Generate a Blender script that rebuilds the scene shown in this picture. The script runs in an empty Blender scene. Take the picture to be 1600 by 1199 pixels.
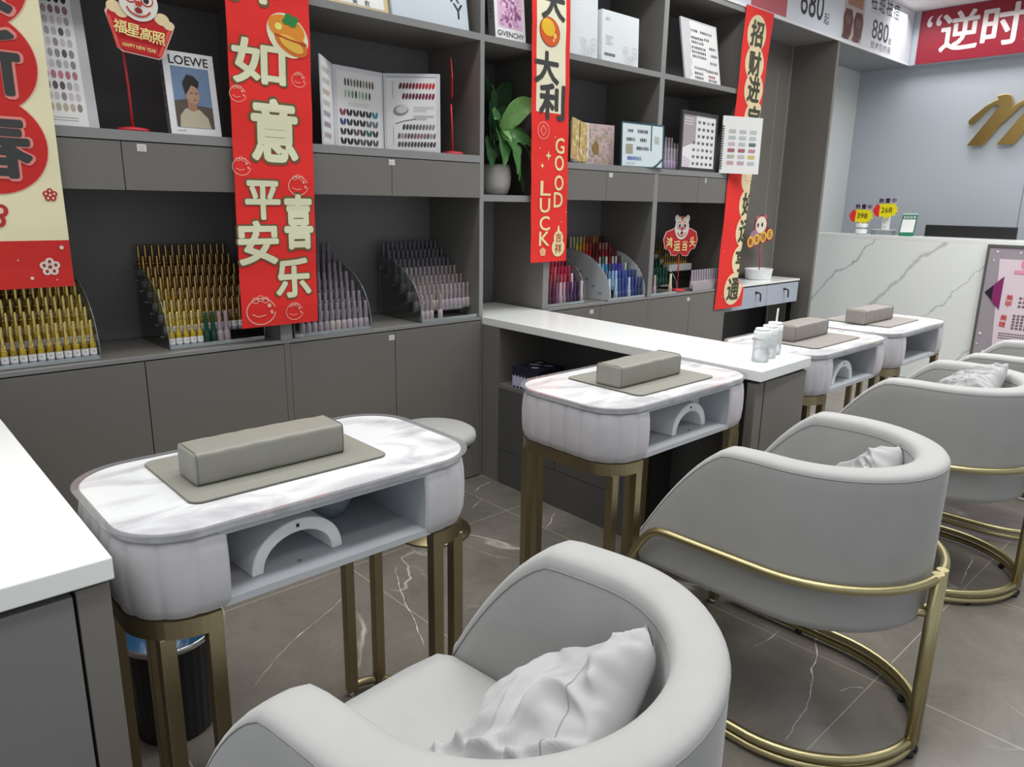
import bpy, bmesh, math, random
from mathutils import Vector, Matrix, noise
random.seed(7)
S = bpy.context.scene
COL = S.collection
PI = math.pi

# ------------------------------------------------------------------ camera
CAM_F = 1141.67 / 1600 * 36.0
yaw, pit, rol = 0.748162448, 0.242486012, 0.016991709
fw = Vector((math.sin(yaw) * math.cos(pit), math.cos(yaw) * math.cos(pit), -math.sin(pit)))
rt = Vector((math.cos(yaw), -math.sin(yaw), 0))
up = rt.cross(fw)
r2 = rt * math.cos(rol) + up * math.sin(rol)
u2 = -rt * math.sin(rol) + up * math.cos(rol)
cam = bpy.data.cameras.new('camera')
cam.sensor_width = 36.0
cam.sensor_fit = 'HORIZONTAL'
cam.lens = CAM_F
cam.clip_start = 0.02
camo = bpy.data.objects.new('camera', cam)
COL.objects.link(camo)
M = Matrix.Identity(4)
for i in range(3):
    M[i][0], M[i][1], M[i][2] = r2[i], u2[i], -fw[i]
M[0][3], M[1][3], M[2][3] = 0, 0, 1.34
camo.matrix_world = M
S.camera = camo

# ------------------------------------------------------------------ world, lights, exposure
W = bpy.data.worlds.new('world')
S.world = W
W.use_nodes = True
W.node_tree.nodes['Background'].inputs[0].default_value = (0.86, 0.94, 1.0, 1)
W.node_tree.nodes['Background'].inputs[1].default_value = 0.52
S.view_settings.view_transform = 'Standard'
S.view_settings.look = 'None'
S.view_settings.gamma = 1
S.view_settings.use_curve_mapping = False
S.view_settings.exposure = 0.1


def area(x, y, z, sx, sy, power, col=(0.985, 1, 0.985), spread=105):
    l = bpy.data.lights.new('unseen_overhead_light', 'AREA')
    l.shape = 'RECTANGLE'
    l.size, l.size_y, l.energy, l.color = sx, sy, power, col
    l.spread = math.radians(spread)
    o = bpy.data.objects.new('unseen_overhead_light', l)
    o.location = (x, y, z)
    COL.objects.link(o)


LP = 6.2
for lx in (-0.8, 0.7, 2.2, 3.7, 5.2):
    k = 0.8 if lx < 1 else 1.0 + 0.06 * lx
    area(lx, 0.55, 2.9, 1.2, 0.3, LP * k * 1.25)
    area(lx, 1.55, 2.9, 1.2, 0.3, LP * k)
    area(lx, -0.4, 2.9, 1.2, 0.3, LP * 0.6)
    if lx < 4:
        area(lx, 2.2, 2.9, 1.2, 0.2, LP * 1.15 * k, spread=165)
area(6.2, 0.6, 2.9, 0.3, 1.2, LP * 1.6, spread=140)  # this and the next lamps are unseen, added to brighten the reception end
area(5.5, 1.6, 2.9, 0.3, 1.0, LP * 2.0, spread=160)
area(6.70, 2.2, 2.9, 0.3, 1.2, LP * 1.3, spread=150)
area(5.2, 1.0, 2.9, 0.3, 1.2, LP * 2.0, spread=160)

# ------------------------------------------------------------------ materials
MATS = {}


def lin(c):
    return tuple(((v / 255) / 12.92 if v / 255 <= 0.04045 else ((v / 255 + 0.055) / 1.055) ** 2.4) for v in c) + (1,)


def mat(name, c, rough=0.5, metal=0.0, spec=0.5, noise_amt=0.0, noise_scale=40, bump=0.0, bscale=200, sheen=0.0):
    if name in MATS:
        return MATS[name]
    m = bpy.data.materials.new(name)
    m.use_nodes = True
    nt = m.node_tree
    b = nt.nodes['Principled BSDF']
    b.inputs['Base Color'].default_value = lin(c)
    b.inputs['Roughness'].default_value = rough
    b.inputs['Metallic'].default_value = metal
    b.inputs['Specular IOR Level'].default_value = spec
    if sheen:
        b.inputs['Sheen Weight'].default_value = sheen
        b.inputs['Sheen Roughness'].default_value = 0.4
    if noise_amt or bump:
        tc = nt.nodes.new('ShaderNodeTexCoord')
    if noise_amt:
        n = nt.nodes.new('ShaderNodeTexNoise')
        n.inputs['Scale'].default_value = noise_scale
        n.inputs['Detail'].default_value = 4
        nt.links.new(tc.outputs['Object'], n.inputs['Vector'])
        r = nt.nodes.new('ShaderNodeMix')
        r.data_type = 'RGBA'
        lo = tuple(max(0, v * (1 - noise_amt)) for v in c)
        hi = tuple(min(255, v * (1 + noise_amt)) for v in c)
        r.inputs['A'].default_value = lin(lo)
        r.inputs['B'].default_value = lin(hi)
        nt.links.new(n.outputs['Fac'], r.inputs['Factor'])
        nt.links.new(r.outputs['Result'], b.inputs['Base Color'])
    if bump:
        n2 = nt.nodes.new('ShaderNodeTexNoise')
        n2.inputs['Scale'].default_value = bscale
        nt.links.new(tc.outputs['Object'], n2.inputs['Vector'])
        bp = nt.nodes.new('ShaderNodeBump')
        bp.inputs['Strength'].default_value = bump
        bp.inputs['Distance'].default_value = 0.002
        nt.links.new(n2.outputs['Fac'], bp.inputs['Height'])
        nt.links.new(bp.outputs['Normal'], b.inputs['Normal'])
    MATS[name] = m
    return m


def clear_mat(name, tint=(0.93, 0.96, 0.95), refl=0.10, rough=0.03, milky=0.0, milk=(235, 240, 245)):
    if name in MATS:
        return MATS[name]
    m = bpy.data.materials.new(name)
    m.use_nodes = True
    nt = m.node_tree
    nt.nodes.clear()
    out = nt.nodes.new('ShaderNodeOutputMaterial')
    tr = nt.nodes.new('ShaderNodeBsdfTransparent')
    tr.inputs[0].default_value = tint + (1,)
    gl = nt.nodes.new('ShaderNodeBsdfGlossy')
    gl.inputs['Roughness'].default_value = rough
    lw = nt.nodes.new('ShaderNodeLayerWeight')
    lw.inputs[0].default_value = 0.25
    ma = nt.nodes.new('ShaderNodeMath')
    ma.operation = 'MULTIPLY_ADD'
    nt.links.new(lw.outputs['Fresnel'], ma.inputs[0])
    ma.inputs[1].default_value = 0.6
    ma.inputs[2].default_value = refl * 0.5
    mx = nt.nodes.new('ShaderNodeMixShader')
    nt.links.new(ma.outputs[0], mx.inputs[0])
    nt.links.new(tr.outputs[0], mx.inputs[1])
    nt.links.new(gl.outputs[0], mx.inputs[2])
    last = mx
    if milky:
        df = nt.nodes.new('ShaderNodeBsdfDiffuse')
        df.inputs[0].default_value = lin(milk)
        m2 = nt.nodes.new('ShaderNodeMixShader')
        m2.inputs[0].default_value = milky
        nt.links.new(mx.outputs[0], m2.inputs[1])
        nt.links.new(df.outputs[0], m2.inputs[2])
        last = m2
    nt.links.new(last.outputs[0], out.inputs[0])
    MATS[name] = m
    return m


def ramp(nt, pts):
    r = nt.nodes.new('ShaderNodeValToRGB')
    e = r.color_ramp.elements
    while len(e) < len(pts):
        e.new(0.5)
    for k, (p, c) in zip(e, pts):
        k.position = p
        k.color = lin(c) if len(c) == 3 else c
    return r


def floor_mat():
    m = bpy.data.materials.new('grey_marble_tile')
    m.use_nodes = True
    nt = m.node_tree
    N, L = nt.nodes, nt.links
    b = N['Principled BSDF']
    geo = N.new('ShaderNodeNewGeometry')
    pos = geo.outputs['Position']
    n1 = N.new('ShaderNodeTexNoise')
    n1.inputs['Scale'].default_value = 3.2
    n1.inputs['Detail'].default_value = 12
    n1.inputs['Roughness'].default_value = 0.78
    n1.inputs['Distortion'].default_value = 0.6
    L.new(pos, n1.inputs['Vector'])
    r1 = ramp(nt, [(0.28, (94, 89, 83)), (0.45, (110, 105, 98)), (0.55, (116, 110, 103)), (0.74, (130, 124, 116))])
    L.new(n1.outputs['Fac'], r1.inputs[0])

    def vein(scale, width, mask_scale, lo, hi, seed, dist):
        mp = N.new('ShaderNodeMapping')
        mp.inputs['Location'].default_value = (seed, seed * 0.7, 0)
        mp.inputs['Rotation'].default_value = (0, 0, 0.6)
        mp.inputs['Scale'].default_value = (1, 0.45, 1)
        L.new(pos, mp.inputs['Vector'])
        n = N.new('ShaderNodeTexNoise')
        n.inputs['Scale'].default_value = scale
        n.inputs['Detail'].default_value = 5
        n.inputs['Distortion'].default_value = dist
        L.new(mp.outputs[0], n.inputs['Vector'])
        a = N.new('ShaderNodeMath'); a.operation = 'SUBTRACT'
        L.new(n.outputs['Fac'], a.inputs[0]); a.inputs[1].default_value = 0.5
        ab = N.new('ShaderNodeMath'); ab.operation = 'ABSOLUTE'
        L.new(a.outputs[0], ab.inputs[0])
        mr = N.new('ShaderNodeMapRange')
        mr.inputs['From Min'].default_value = 0.0
        mr.inputs['From Max'].default_value = width
        mr.inputs['To Min'].default_value = 1
        mr.inputs['To Max'].default_value = 0
        L.new(ab.outputs[0], mr.inputs['Value'])
        k = N.new('ShaderNodeTexNoise')
        k.inputs['Scale'].default_value = mask_scale
        L.new(mp.outputs[0], k.inputs['Vector'])
        km = N.new('ShaderNodeMapRange')
        km.inputs['From Min'].default_value = lo
        km.inputs['From Max'].default_value = hi
        L.new(k.outputs['Fac'], km.inputs['Value'])
        mu = N.new('ShaderNodeMath'); mu.operation = 'MULTIPLY'
        L.new(mr.outputs[0], mu.inputs[0]); L.new(km.outputs[0], mu.inputs[1])
        return mu.outputs[0]
    v1 = vein(1.1, 0.006, 2.2, 0.5, 0.62, 3.1, 0.5)
    v2 = vein(2.6, 0.006, 3.0, 0.52, 0.75, 8.4, 0.8)
    mx = N.new('ShaderNodeMath'); mx.operation = 'MAXIMUM'
    L.new(v1, mx.inputs[0])
    h = N.new('ShaderNodeMath'); h.operation = 'MULTIPLY'; h.inputs[1].default_value = 0.45
    L.new(v2, h.inputs[0]); L.new(h.outputs[0], mx.inputs[1])
    # tile joints: every 0.8 m through x = 2.06 and y = 0.64
    sx = N.new('ShaderNodeSeparateXYZ')
    L.new(pos, sx.inputs[0])

    def joint(sock, off, per):
        a = N.new('ShaderNodeMath'); a.operation = 'SUBTRACT'; L.new(sock, a.inputs[0]); a.inputs[1].default_value = off - per * 50 - per / 2
        md = N.new('ShaderNodeMath'); md.operation = 'MODULO'; L.new(a.outputs[0], md.inputs[0]); md.inputs[1].default_value = per
        c = N.new('ShaderNodeMath'); c.operation = 'SUBTRACT'; L.new(md.outputs[0], c.inputs[0]); c.inputs[1].default_value = per / 2
        d = N.new('ShaderNodeMath'); d.operation = 'ABSOLUTE'; L.new(c.outputs[0], d.inputs[0])
        e = N.new('ShaderNodeMath'); e.operation = 'LESS_THAN'; L.new(d.outputs[0], e.inputs[0]); e.inputs[1].default_value = 0.0014
        return e.outputs[0]
    g = N.new('ShaderNodeMath'); g.operation = 'MAXIMUM'
    L.new(joint(sx.outputs[0], 2.06, 0.8), g.inputs[0]); L.new(joint(sx.outputs[1], 0.64, 0.8), g.inputs[1])
    c1 = N.new('ShaderNodeMix'); c1.data_type = 'RGBA'
    L.new(mx.outputs[0], c1.inputs['Factor']); L.new(r1.outputs[0], c1.inputs['A']); c1.inputs['B'].default_value = lin((214, 208, 198))
    c2 = N.new('ShaderNodeMix'); c2.data_type = 'RGBA'
    L.new(g.outputs[0], c2.inputs['Factor']); L.new(c1.outputs['Result'], c2.inputs['A']); c2.inputs['B'].default_value = lin((168, 163, 154))
    L.new(c2.outputs['Result'], b.inputs['Base Color'])
    b.inputs['Roughness'].default_value = 0.24
    b.inputs['Specular IOR Level'].default_value = 0.42
    return m


def marble_mat(name, base, grey, scale, lo, hi, rough, stretch=(1, 1, 1), rot=0):
    m = bpy.data.materials.new(name)
    m.use_nodes = True
    nt = m.node_tree
    N, L = nt.nodes, nt.links
    b = N['Principled BSDF']
    tc = N.new('ShaderNodeTexCoord')
    mp = N.new('ShaderNodeMapping')
    mp.inputs['Scale'].default_value = stretch
    mp.inputs['Rotation'].default_value = (0, 0, rot)
    L.new(tc.outputs['Object'], mp.inputs['Vector'])
    n = N.new('ShaderNodeTexNoise')
    n.inputs['Scale'].default_value = scale
    n.inputs['Detail'].default_value = 7
    n.inputs['Distortion'].default_value = 1.2
    L.new(mp.outputs[0], n.inputs['Vector'])
    r = ramp(nt, [(lo, grey), (hi, base)])
    L.new(n.outputs['Fac'], r.inputs[0])
    L.new(r.outputs[0], b.inputs['Base Color'])
    b.inputs['Roughness'].default_value = rough
    return m


def desk_mat():
    m = bpy.data.materials.new('veined_white_marble')
    m.use_nodes = True
    nt = m.node_tree
    N, L = nt.nodes, nt.links
    b = N['Principled BSDF']
    geo = N.new('ShaderNodeNewGeometry')
    nn = N.new('ShaderNodeTexNoise')
    nn.inputs['Scale'].default_value = 3.0
    nn.inputs['Detail'].default_value = 6
    nn.inputs['Roughness'].default_value = 0.62
    L.new(geo.outputs['Position'], nn.inputs['Vector'])
    sx = N.new('ShaderNodeSeparateXYZ')
    L.new(geo.outputs['Position'], sx.inputs[0])
    # t = z*0.62 + y*0.78 : veins climb to the right
    a = N.new('ShaderNodeMath'); a.operation = 'MULTIPLY'; a.inputs[1].default_value = 0.66; L.new(sx.outputs[2], a.inputs[0])
    c = N.new('ShaderNodeMath'); c.operation = 'MULTIPLY_ADD'; c.inputs[1].default_value = 0.75; L.new(sx.outputs[1], c.inputs[0]); L.new(a.outputs[0], c.inputs[2])
    d = N.new('ShaderNodeMath'); d.operation = 'MULTIPLY_ADD'; d.inputs[1].default_value = 0.22; L.new(nn.outputs['Fac'], d.inputs[0]); L.new(c.outputs[0], d.inputs[2])
    tot = None
    for centre, width, amt in ((2.70, 0.010, 0.75), (2.32, 0.022, 0.55), (2.325, 0.007, 0.6), (1.97, 0.008, 0.6), (1.55, 0.012, 0.5)):
        e = N.new('ShaderNodeMath'); e.operation = 'SUBTRACT'; e.inputs[1].default_value = centre; L.new(d.outputs[0], e.inputs[0])
        f = N.new('ShaderNodeMath'); f.operation = 'ABSOLUTE'; L.new(e.outputs[0], f.inputs[0])
        g = N.new('ShaderNodeMapRange')
        g.inputs['From Max'].default_value = width
        g.inputs['To Min'].default_value = amt
        g.inputs['To Max'].default_value = 0
        L.new(f.outputs[0], g.inputs['Value'])
        if tot is None:
            tot = g.outputs[0]
        else:
            k = N.new('ShaderNodeMath'); k.operation = 'MAXIMUM'; L.new(tot, k.inputs[0]); L.new(g.outputs[0], k.inputs[1]); tot = k.outputs[0]
    mx = N.new('ShaderNodeMix'); mx.data_type = 'RGBA'
    L.new(tot, mx.inputs['Factor'])
    mx.inputs['A'].default_value = lin((246, 249, 248))
    mx.inputs['B'].default_value = lin((150, 156, 156))
    L.new(mx.outputs['Result'], b.inputs['Base Color'])
    b.inputs['Roughness'].default_value = 0.18
    return m


CAB = mat('grey_laminate', (122, 118, 113), 0.42, spec=0.4)
CABD = mat('dark_grey_laminate', (128, 124, 125), 0.5, spec=0.35)
FASC = mat('grey_laminate_edge', (146, 145, 145), 0.42, spec=0.4)
CAB_SHADE = mat('shaded_grey_laminate', (88, 87, 86), 0.5, spec=0.35)  # the same grey laminate, with the shade under the counter put into its colour
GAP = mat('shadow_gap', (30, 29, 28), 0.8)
WHT = mat('white_quartz', (244, 246, 244), 0.16, spec=0.5)
VEL = mat('grey_velvet', (170, 169, 168), 0.85, spec=0.15, noise_amt=0.03, noise_scale=14, bump=0.05, bscale=500, sheen=0.25)
VELT = mat('tufted_velvet', (196, 192, 196), 0.85, spec=0.15, noise_amt=0.04, noise_scale=20, sheen=0.25)
PIL = mat('pillow_velvet', (172, 171, 172), 0.8, spec=0.15, sheen=0.25)
GOLD = mat('brushed_gold', (190, 178, 136), 0.36, metal=1.0)
BRZ = mat('bronze_metal', (160, 147, 116), 0.4, metal=1.0)
CHR = mat('chrome', (215, 218, 220), 0.15, metal=1.0)
LEA = mat('grey_leather', (140, 138, 129), 0.45, spec=0.4, noise_amt=0.03, noise_scale=30, bump=0.08, bscale=900)
LEAW = mat('warm_grey_leather', (142, 135, 130), 0.5, spec=0.4)
LEAD = mat('leather_edge', (108, 106, 98), 0.5)
BLK = mat('black_plastic', (24, 25, 28), 0.4)
WPL = mat('white_plastic', (240, 242, 243), 0.35)
WPA = mat('white_paper', (244, 243, 242), 0.6)
GPA = mat('grey_paper', (186, 186, 190), 0.6)
RED = mat('red_print', (246, 58, 54), 0.6, spec=0.2)
CRM = mat('cream_print', (250, 240, 200), 0.6, spec=0.2)
INK = mat('dark_print', (74, 74, 74), 0.6, spec=0.2)
ACR = clear_mat('clear_acrylic')
FRO = clear_mat('frosted_acrylic', milky=0.85, milk=(222, 224, 228))
GLS = clear_mat('clear_glass', tint=(0.9, 0.95, 0.96), refl=0.2)
PETM = clear_mat('clear_pump_bottle', tint=(0.97, 0.98, 0.985), refl=0.3, milky=0.28, milk=(244, 247, 250))
MARB = marble_mat('cloudy_white_marble', (222, 222, 224), (182, 181, 185), 4.0, 0.34, 0.52, 0.22, (1, 2.4, 1), 0.35)
FLOOR = floor_mat()
DESK = desk_mat()


def pc(c, rough=0.5, spec=0.4, metal=0.0):
    return mat('paint_%02x%02x%02x_%d%d' % (int(c[0]), int(c[1]), int(c[2]), int(rough * 10), int(metal * 9)), c, rough, metal, spec)


# ------------------------------------------------------------------ mesh helper
class PL:
    """a plane in space: u to the right, v up, d towards the viewer"""
    def __init__(s, O, U, V, k=1.0):
        s.O, s.U, s.V = Vector(O), Vector(U).normalized(), Vector(V).normalized()
        s.N = s.U.cross(s.V).normalized()
        s.U, s.V = s.U * k, s.V * k

    def __call__(s, u, v, d=0.0):
        return s.O + s.U * u + s.V * v + s.N * d


_GL = {}


def glyph(ch, bold):
    k = (ch, bold)
    if k not in _GL:
        cu = bpy.data.curves.new('t', 'FONT')
        cu.body = ch
        cu.size = 1.0
        cu.offset = bold
        cu.resolution_u = 3
        cu.align_x = 'CENTER'
        o = bpy.data.objects.new('t', cu)
        COL.objects.link(o)
        dg = bpy.context.evaluated_depsgraph_get()
        me = bpy.data.meshes.new_from_object(o.evaluated_get(dg))
        vs = [(v.co.x, v.co.y) for v in me.vertices]
        fs = [tuple(p.vertices) for p in me.polygons]
        bpy.data.objects.remove(o)
        bpy.data.curves.remove(cu)
        bpy.data.meshes.remove(me)
        if vs:
            x0, x1 = min(a for a, b in vs), max(a for a, b in vs)
            y0, y1 = min(b for a, b in vs), max(b for a, b in vs)
        else:
            x0 = x1 = y0 = y1 = 0
        _GL[k] = (vs, fs, (x0, x1, y0, y1))
    return _GL[k]


class MB:
    def __init__(s):
        s.v, s.f, s.mi, s.sm, s.mats = [], [], [], [], []

    def m(s, mt):
        if mt not in s.mats:
            s.mats.append(mt)
        return s.mats.index(mt)

    def add(s, vs, fs, mt, smooth=False):
        b = len(s.v)
        s.v += [tuple(x) for x in vs]
        k = s.m(mt)
        for f in fs:
            s.f.append(tuple(i + b for i in f))
            s.mi.append(k)
            s.sm.append(smooth)
        return s

    def box(s, x0, x1, y0, y1, z0, z1, mt):
        vs = [(x, y, z) for z in (z0, z1) for y in (y0, y1) for x in (x0, x1)]
        return s.add(vs, [(0, 2, 3, 1), (4, 5, 7, 6), (0, 1, 5, 4), (2, 6, 7, 3), (0, 4, 6, 2), (1, 3, 7, 5)], mt)

    def slab(s, T, u0, u1, v0, v1, d0, d1, mt):
        vs = [T(u, v, d) for d in (d0, d1) for v in (v0, v1) for u in (u0, u1)]
        return s.add(vs, [(0, 2, 3, 1), (4, 5, 7, 6), (0, 1, 5, 4), (2, 6, 7, 3), (0, 4, 6, 2), (1, 3, 7, 5)], mt)

    def flat(s, T, poly, d, mt):
        return s.add([T(u, v, d) for u, v in poly], [tuple(range(len(poly)))], mt)

    def rect(s, T, u0, u1, v0, v1, d, mt):
        return s.flat(T, [(u0, v0), (u1, v0), (u1, v1), (u0, v1)], d, mt)

    def ell(s, T, cu, cv, ru, rv, d, mt, n=20, rot=0.0):
        c, sn = math.cos(rot), math.sin(rot)
        P = []
        for i in range(n):
            a = 2 * PI * i / n
            x, y = ru * math.cos(a), rv * math.sin(a)
            P.append((cu + x * c - y * sn, cv + x * sn + y * c))
        return s.flat(T, P, d, mt)

    def ring(s, T, cu, cv, ru, rv, w, d, mt, n=24, a0=0.0, a1=2 * PI):
        vs, fs = [], []
        for i in range(n + 1):
            a = a0 + (a1 - a0) * i / n
            c, sn = math.cos(a), math.sin(a)
            vs += [T(cu + ru * c, cv + rv * sn, d), T(cu + (ru - w) * c, cv + (rv - w) * sn, d)]
        for i in range(n):
            fs.append((2 * i, 2 * i + 2, 2 * i + 3, 2 * i + 1))
        return s.add(vs, fs, mt)

    def stroke(s, T, pts, w, d, mt):
        vs, fs = [], []
        for i, p in enumerate(pts):
            a = pts[max(i - 1, 0)]
            b = pts[min(i + 1, len(pts) - 1)]
            t = Vector((b[0] - a[0], b[1] - a[1]))
            t.normalize()
            n = Vector((-t.y, t.x)) * (w / 2)
            vs += [T(p[0] + n.x, p[1] + n.y, d), T(p[0] - n.x, p[1] - n.y, d)]
        for i in range(len(pts) - 1):
            fs.append((2 * i, 2 * i + 2, 2 * i + 3, 2 * i + 1))
        return s.add(vs, fs, mt)

    def text(s, T, ch, cu, cv, h, d, mt, bold=0.0, w=None, rot=0.0, skew=0.0):
        """one string centred at (cu, cv), its ink h high (and w wide when given)"""
        vs, fs, (x0, x1, y0, y1) = glyph(ch, 0.0)
        if not vs:
            return s
        sy = h / max(y1 - y0, 1e-6)
        sx = sy if w is None else w / max(x1 - x0, 1e-6)
        c, sn = math.cos(rot), math.sin(rot)
        bold = max(0.0, bold)
        ns = 0 if bold < 0.003 else (6 if bold < 0.03 else 10)
        for k in range(-1, ns):          # heavier strokes: the glyph again, shifted round a small circle
            ox = oy = 0.0
            if k >= 0:
                ox, oy = bold * h * math.cos(2 * PI * k / ns), bold * h * math.sin(2 * PI * k / ns)
            P = []
            for x, y in vs:
                X, Y = (x - (x0 + x1) / 2) * sx + ox, (y - (y0 + y1) / 2) * sy + oy
                P.append(T(cu + X * c - Y * sn, cv + X * sn + Y * c, d + 0.00001 * k))
            s.add(P, fs, mt)
        return s

    def prism(s, poly, h0, h1, mt, axis='z', T=None, smooth=False):
        n = len(poly)
        if T is not None:
            vs = [T(u, v, h0) for u, v in poly] + [T(u, v, h1) for u, v in poly]
        elif axis == 'z':
            vs = [(u, v, h0) for u, v in poly] + [(u, v, h1) for u, v in poly]
        elif axis == 'x':
            vs = [(h0, u, v) for u, v in poly] + [(h1, u, v) for u, v in poly]
        else:
            vs = [(u, h0, v) for u, v in poly] + [(u, h1, v) for u, v in poly]
        fs = [tuple(range(n - 1, -1, -1)), tuple(range(n, 2 * n))]
        s.add(vs, fs, mt)
        b = len(s.v) - 2 * n
        k = s.m(mt)
        for i in range(n):
            j = (i + 1) % n
            s.f.append((b + i, b + j, b + n + j, b + n + i))
            s.mi.append(k)
            s.sm.append(smooth)
        return s

    def tube(s, pts, r, mt, n=10, closed=False, caps=True, sq=False):
        pts = [Vector(p) for p in pts]
        N = len(pts)
        vs, fs = [], []
        ref = None
        for i, p in enumerate(pts):
            if closed:
                t = pts[(i + 1) % N] - pts[i - 1]
            else:
                t = pts[min(i + 1, N - 1)] - pts[max(i - 1, 0)]
            t.normalize()
            if ref is None:
                ref = Vector((0, 0, 1)) if abs(t.z) < 0.9 else Vector((0, 1, 0))
            a = (ref - t * ref.dot(t)).normalized()
            ref = a
            b = t.cross(a)
            rr = r[i] if isinstance(r, (list, tuple)) else r
            for k in range(n):
                an = 2 * PI * k / n + (PI / 4 if sq else 0)
                vs.append(p + (a * math.cos(an) + b * math.sin(an)) * rr)
        for i in range(N if closed else N - 1):
            for k in range(n):
                A, B = i * n, ((i + 1) % N) * n
                fs.append((A + k, A + (k + 1) % n, B + (k + 1) % n, B + k))
        s.add(vs, fs, mt, smooth=not sq)
        if caps and not closed:
            s.add(vs[:n], [tuple(range(n - 1, -1, -1))], mt)
            s.add(vs[-n:], [tuple(range(n))], mt)
        return s

    def lathe(s, prof, mt, n=24, c=(0, 0, 0), caps=True, smooth=True):
        vs, fs = [], []
        for r, z in prof:
            for k in range(n):
                a = 2 * PI * k / n
                vs.append((c[0] + r * math.cos(a), c[1] + r * math.sin(a), c[2] + z))
        for i in range(len(prof) - 1):
            for k in range(n):
                fs.append((i * n + k, i * n + (k + 1) % n, (i + 1) * n + (k + 1) % n, (i + 1) * n + k))
        s.add(vs, fs, mt, smooth=smooth)
        if caps:
            if prof[0][0] > 1e-5:
                s.add(vs[:n], [tuple(range(n - 1, -1, -1))], mt)
            if prof[-1][0] > 1e-5:
                s.add(vs[-n:], [tuple(range(n))], mt)
        return s

    def grid(s, P, mt, smooth=True, cu=False):
        """P[i][j] points"""
        n, m_ = len(P), len(P[0])
        vs = [p for row in P for p in row]
        fs = []
        for i in range(n - 1):
            for j in range(m_ if cu else m_ - 1):
                k = (j + 1) % m_
                fs.append((i * m_ + j, i * m_ + k, (i + 1) * m_ + k, (i + 1) * m_ + j))
        return s.add(vs, fs, mt, smooth=smooth)

    def mesh(s, name):
        me = bpy.data.meshes.new(name)
        me.from_pydata(s.v, [], s.f)
        for mt in s.mats:
            me.materials.append(mt)
        me.polygons.foreach_set('material_index', s.mi)
        me.polygons.foreach_set('use_smooth', s.sm)
        me.update()
        return me

    def build(s, name, parent=None, bev=0.0, sub=0, seg=2, fix=True):
        me = s.mesh(name)
        if fix:
            bm = bmesh.new()
            bm.from_mesh(me)
            bmesh.ops.remove_doubles(bm, verts=bm.verts, dist=1e-6)
            bmesh.ops.recalc_face_normals(bm, faces=bm.faces)
            bm.to_mesh(me)
            bm.free()
        o = bpy.data.objects.new(name, me)
        COL.objects.link(o)
        if parent is not None:
            o.parent = parent
        if bev:
            b = o.modifiers.new('bevel', 'BEVEL')
            b.width, b.segments, b.limit_method, b.angle_limit = bev, seg, 'ANGLE', math.radians(40)
        if sub:
            d = o.modifiers.new('sub', 'SUBSURF')
            d.levels = d.render_levels = sub
        return o


def tag(o, label, cat, group=None):
    o['label'], o['category'] = label, cat
    if group:
        o['group'] = group
    return o


def thing(name, label, cat, loc=(0, 0, 0), rz=0.0, group=None):
    o = bpy.data.objects.new(name, None)
    o.empty_display_size = 0.05
    COL.objects.link(o)
    o.location = loc
    o.rotation_euler = (0, 0, rz)
    return tag(o, label, cat, group)


def struct(mb, name, **k):
    o = mb.build(name, **k)
    o['kind'] = 'structure'
    return o


def dup(root, loc, rz, label, group=None):
    r = root.copy()
    COL.objects.link(r)
    r.location, r.rotation_euler = loc, (0, 0, rz)
    r['label'] = label
    if group:
        r['group'] = group
    for ch in list(root.children):
        c = ch.copy()
        COL.objects.link(c)
        c.parent = r
        for g in list(ch.children):
            d = g.copy()
            COL.objects.link(d)
            d.parent = c
    return r


def front(y):
    """plane facing the seats (towards -y)"""
    return PL((0, y, 0), (1, 0, 0), (0, 0, 1))


def side(x):
    """plane facing -x, u runs along -y"""
    return PL((x, 0, 0), (0, -1, 0), (0, 0, 1))


ORD = ['first', 'second', 'third', 'fourth', 'fifth', 'sixth', 'seventh', 'eighth', 'ninth', 'tenth', 'eleventh', 'twelfth', 'thirteenth', 'fourteenth', 'fifteenth', 'sixteenth']


def rrect(x0, x1, y0, y1, r, n=8):
    P = []
    for cx, cy, a in ((x1 - r, y0 + r, -PI / 2), (x1 - r, y1 - r, 0), (x0 + r, y1 - r, PI / 2), (x0 + r, y0 + r, PI)):
        for i in range(n + 1):
            t = a + PI / 2 * i / n
            P.append((cx + r * math.cos(t), cy + r * math.sin(t)))
    return P
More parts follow.
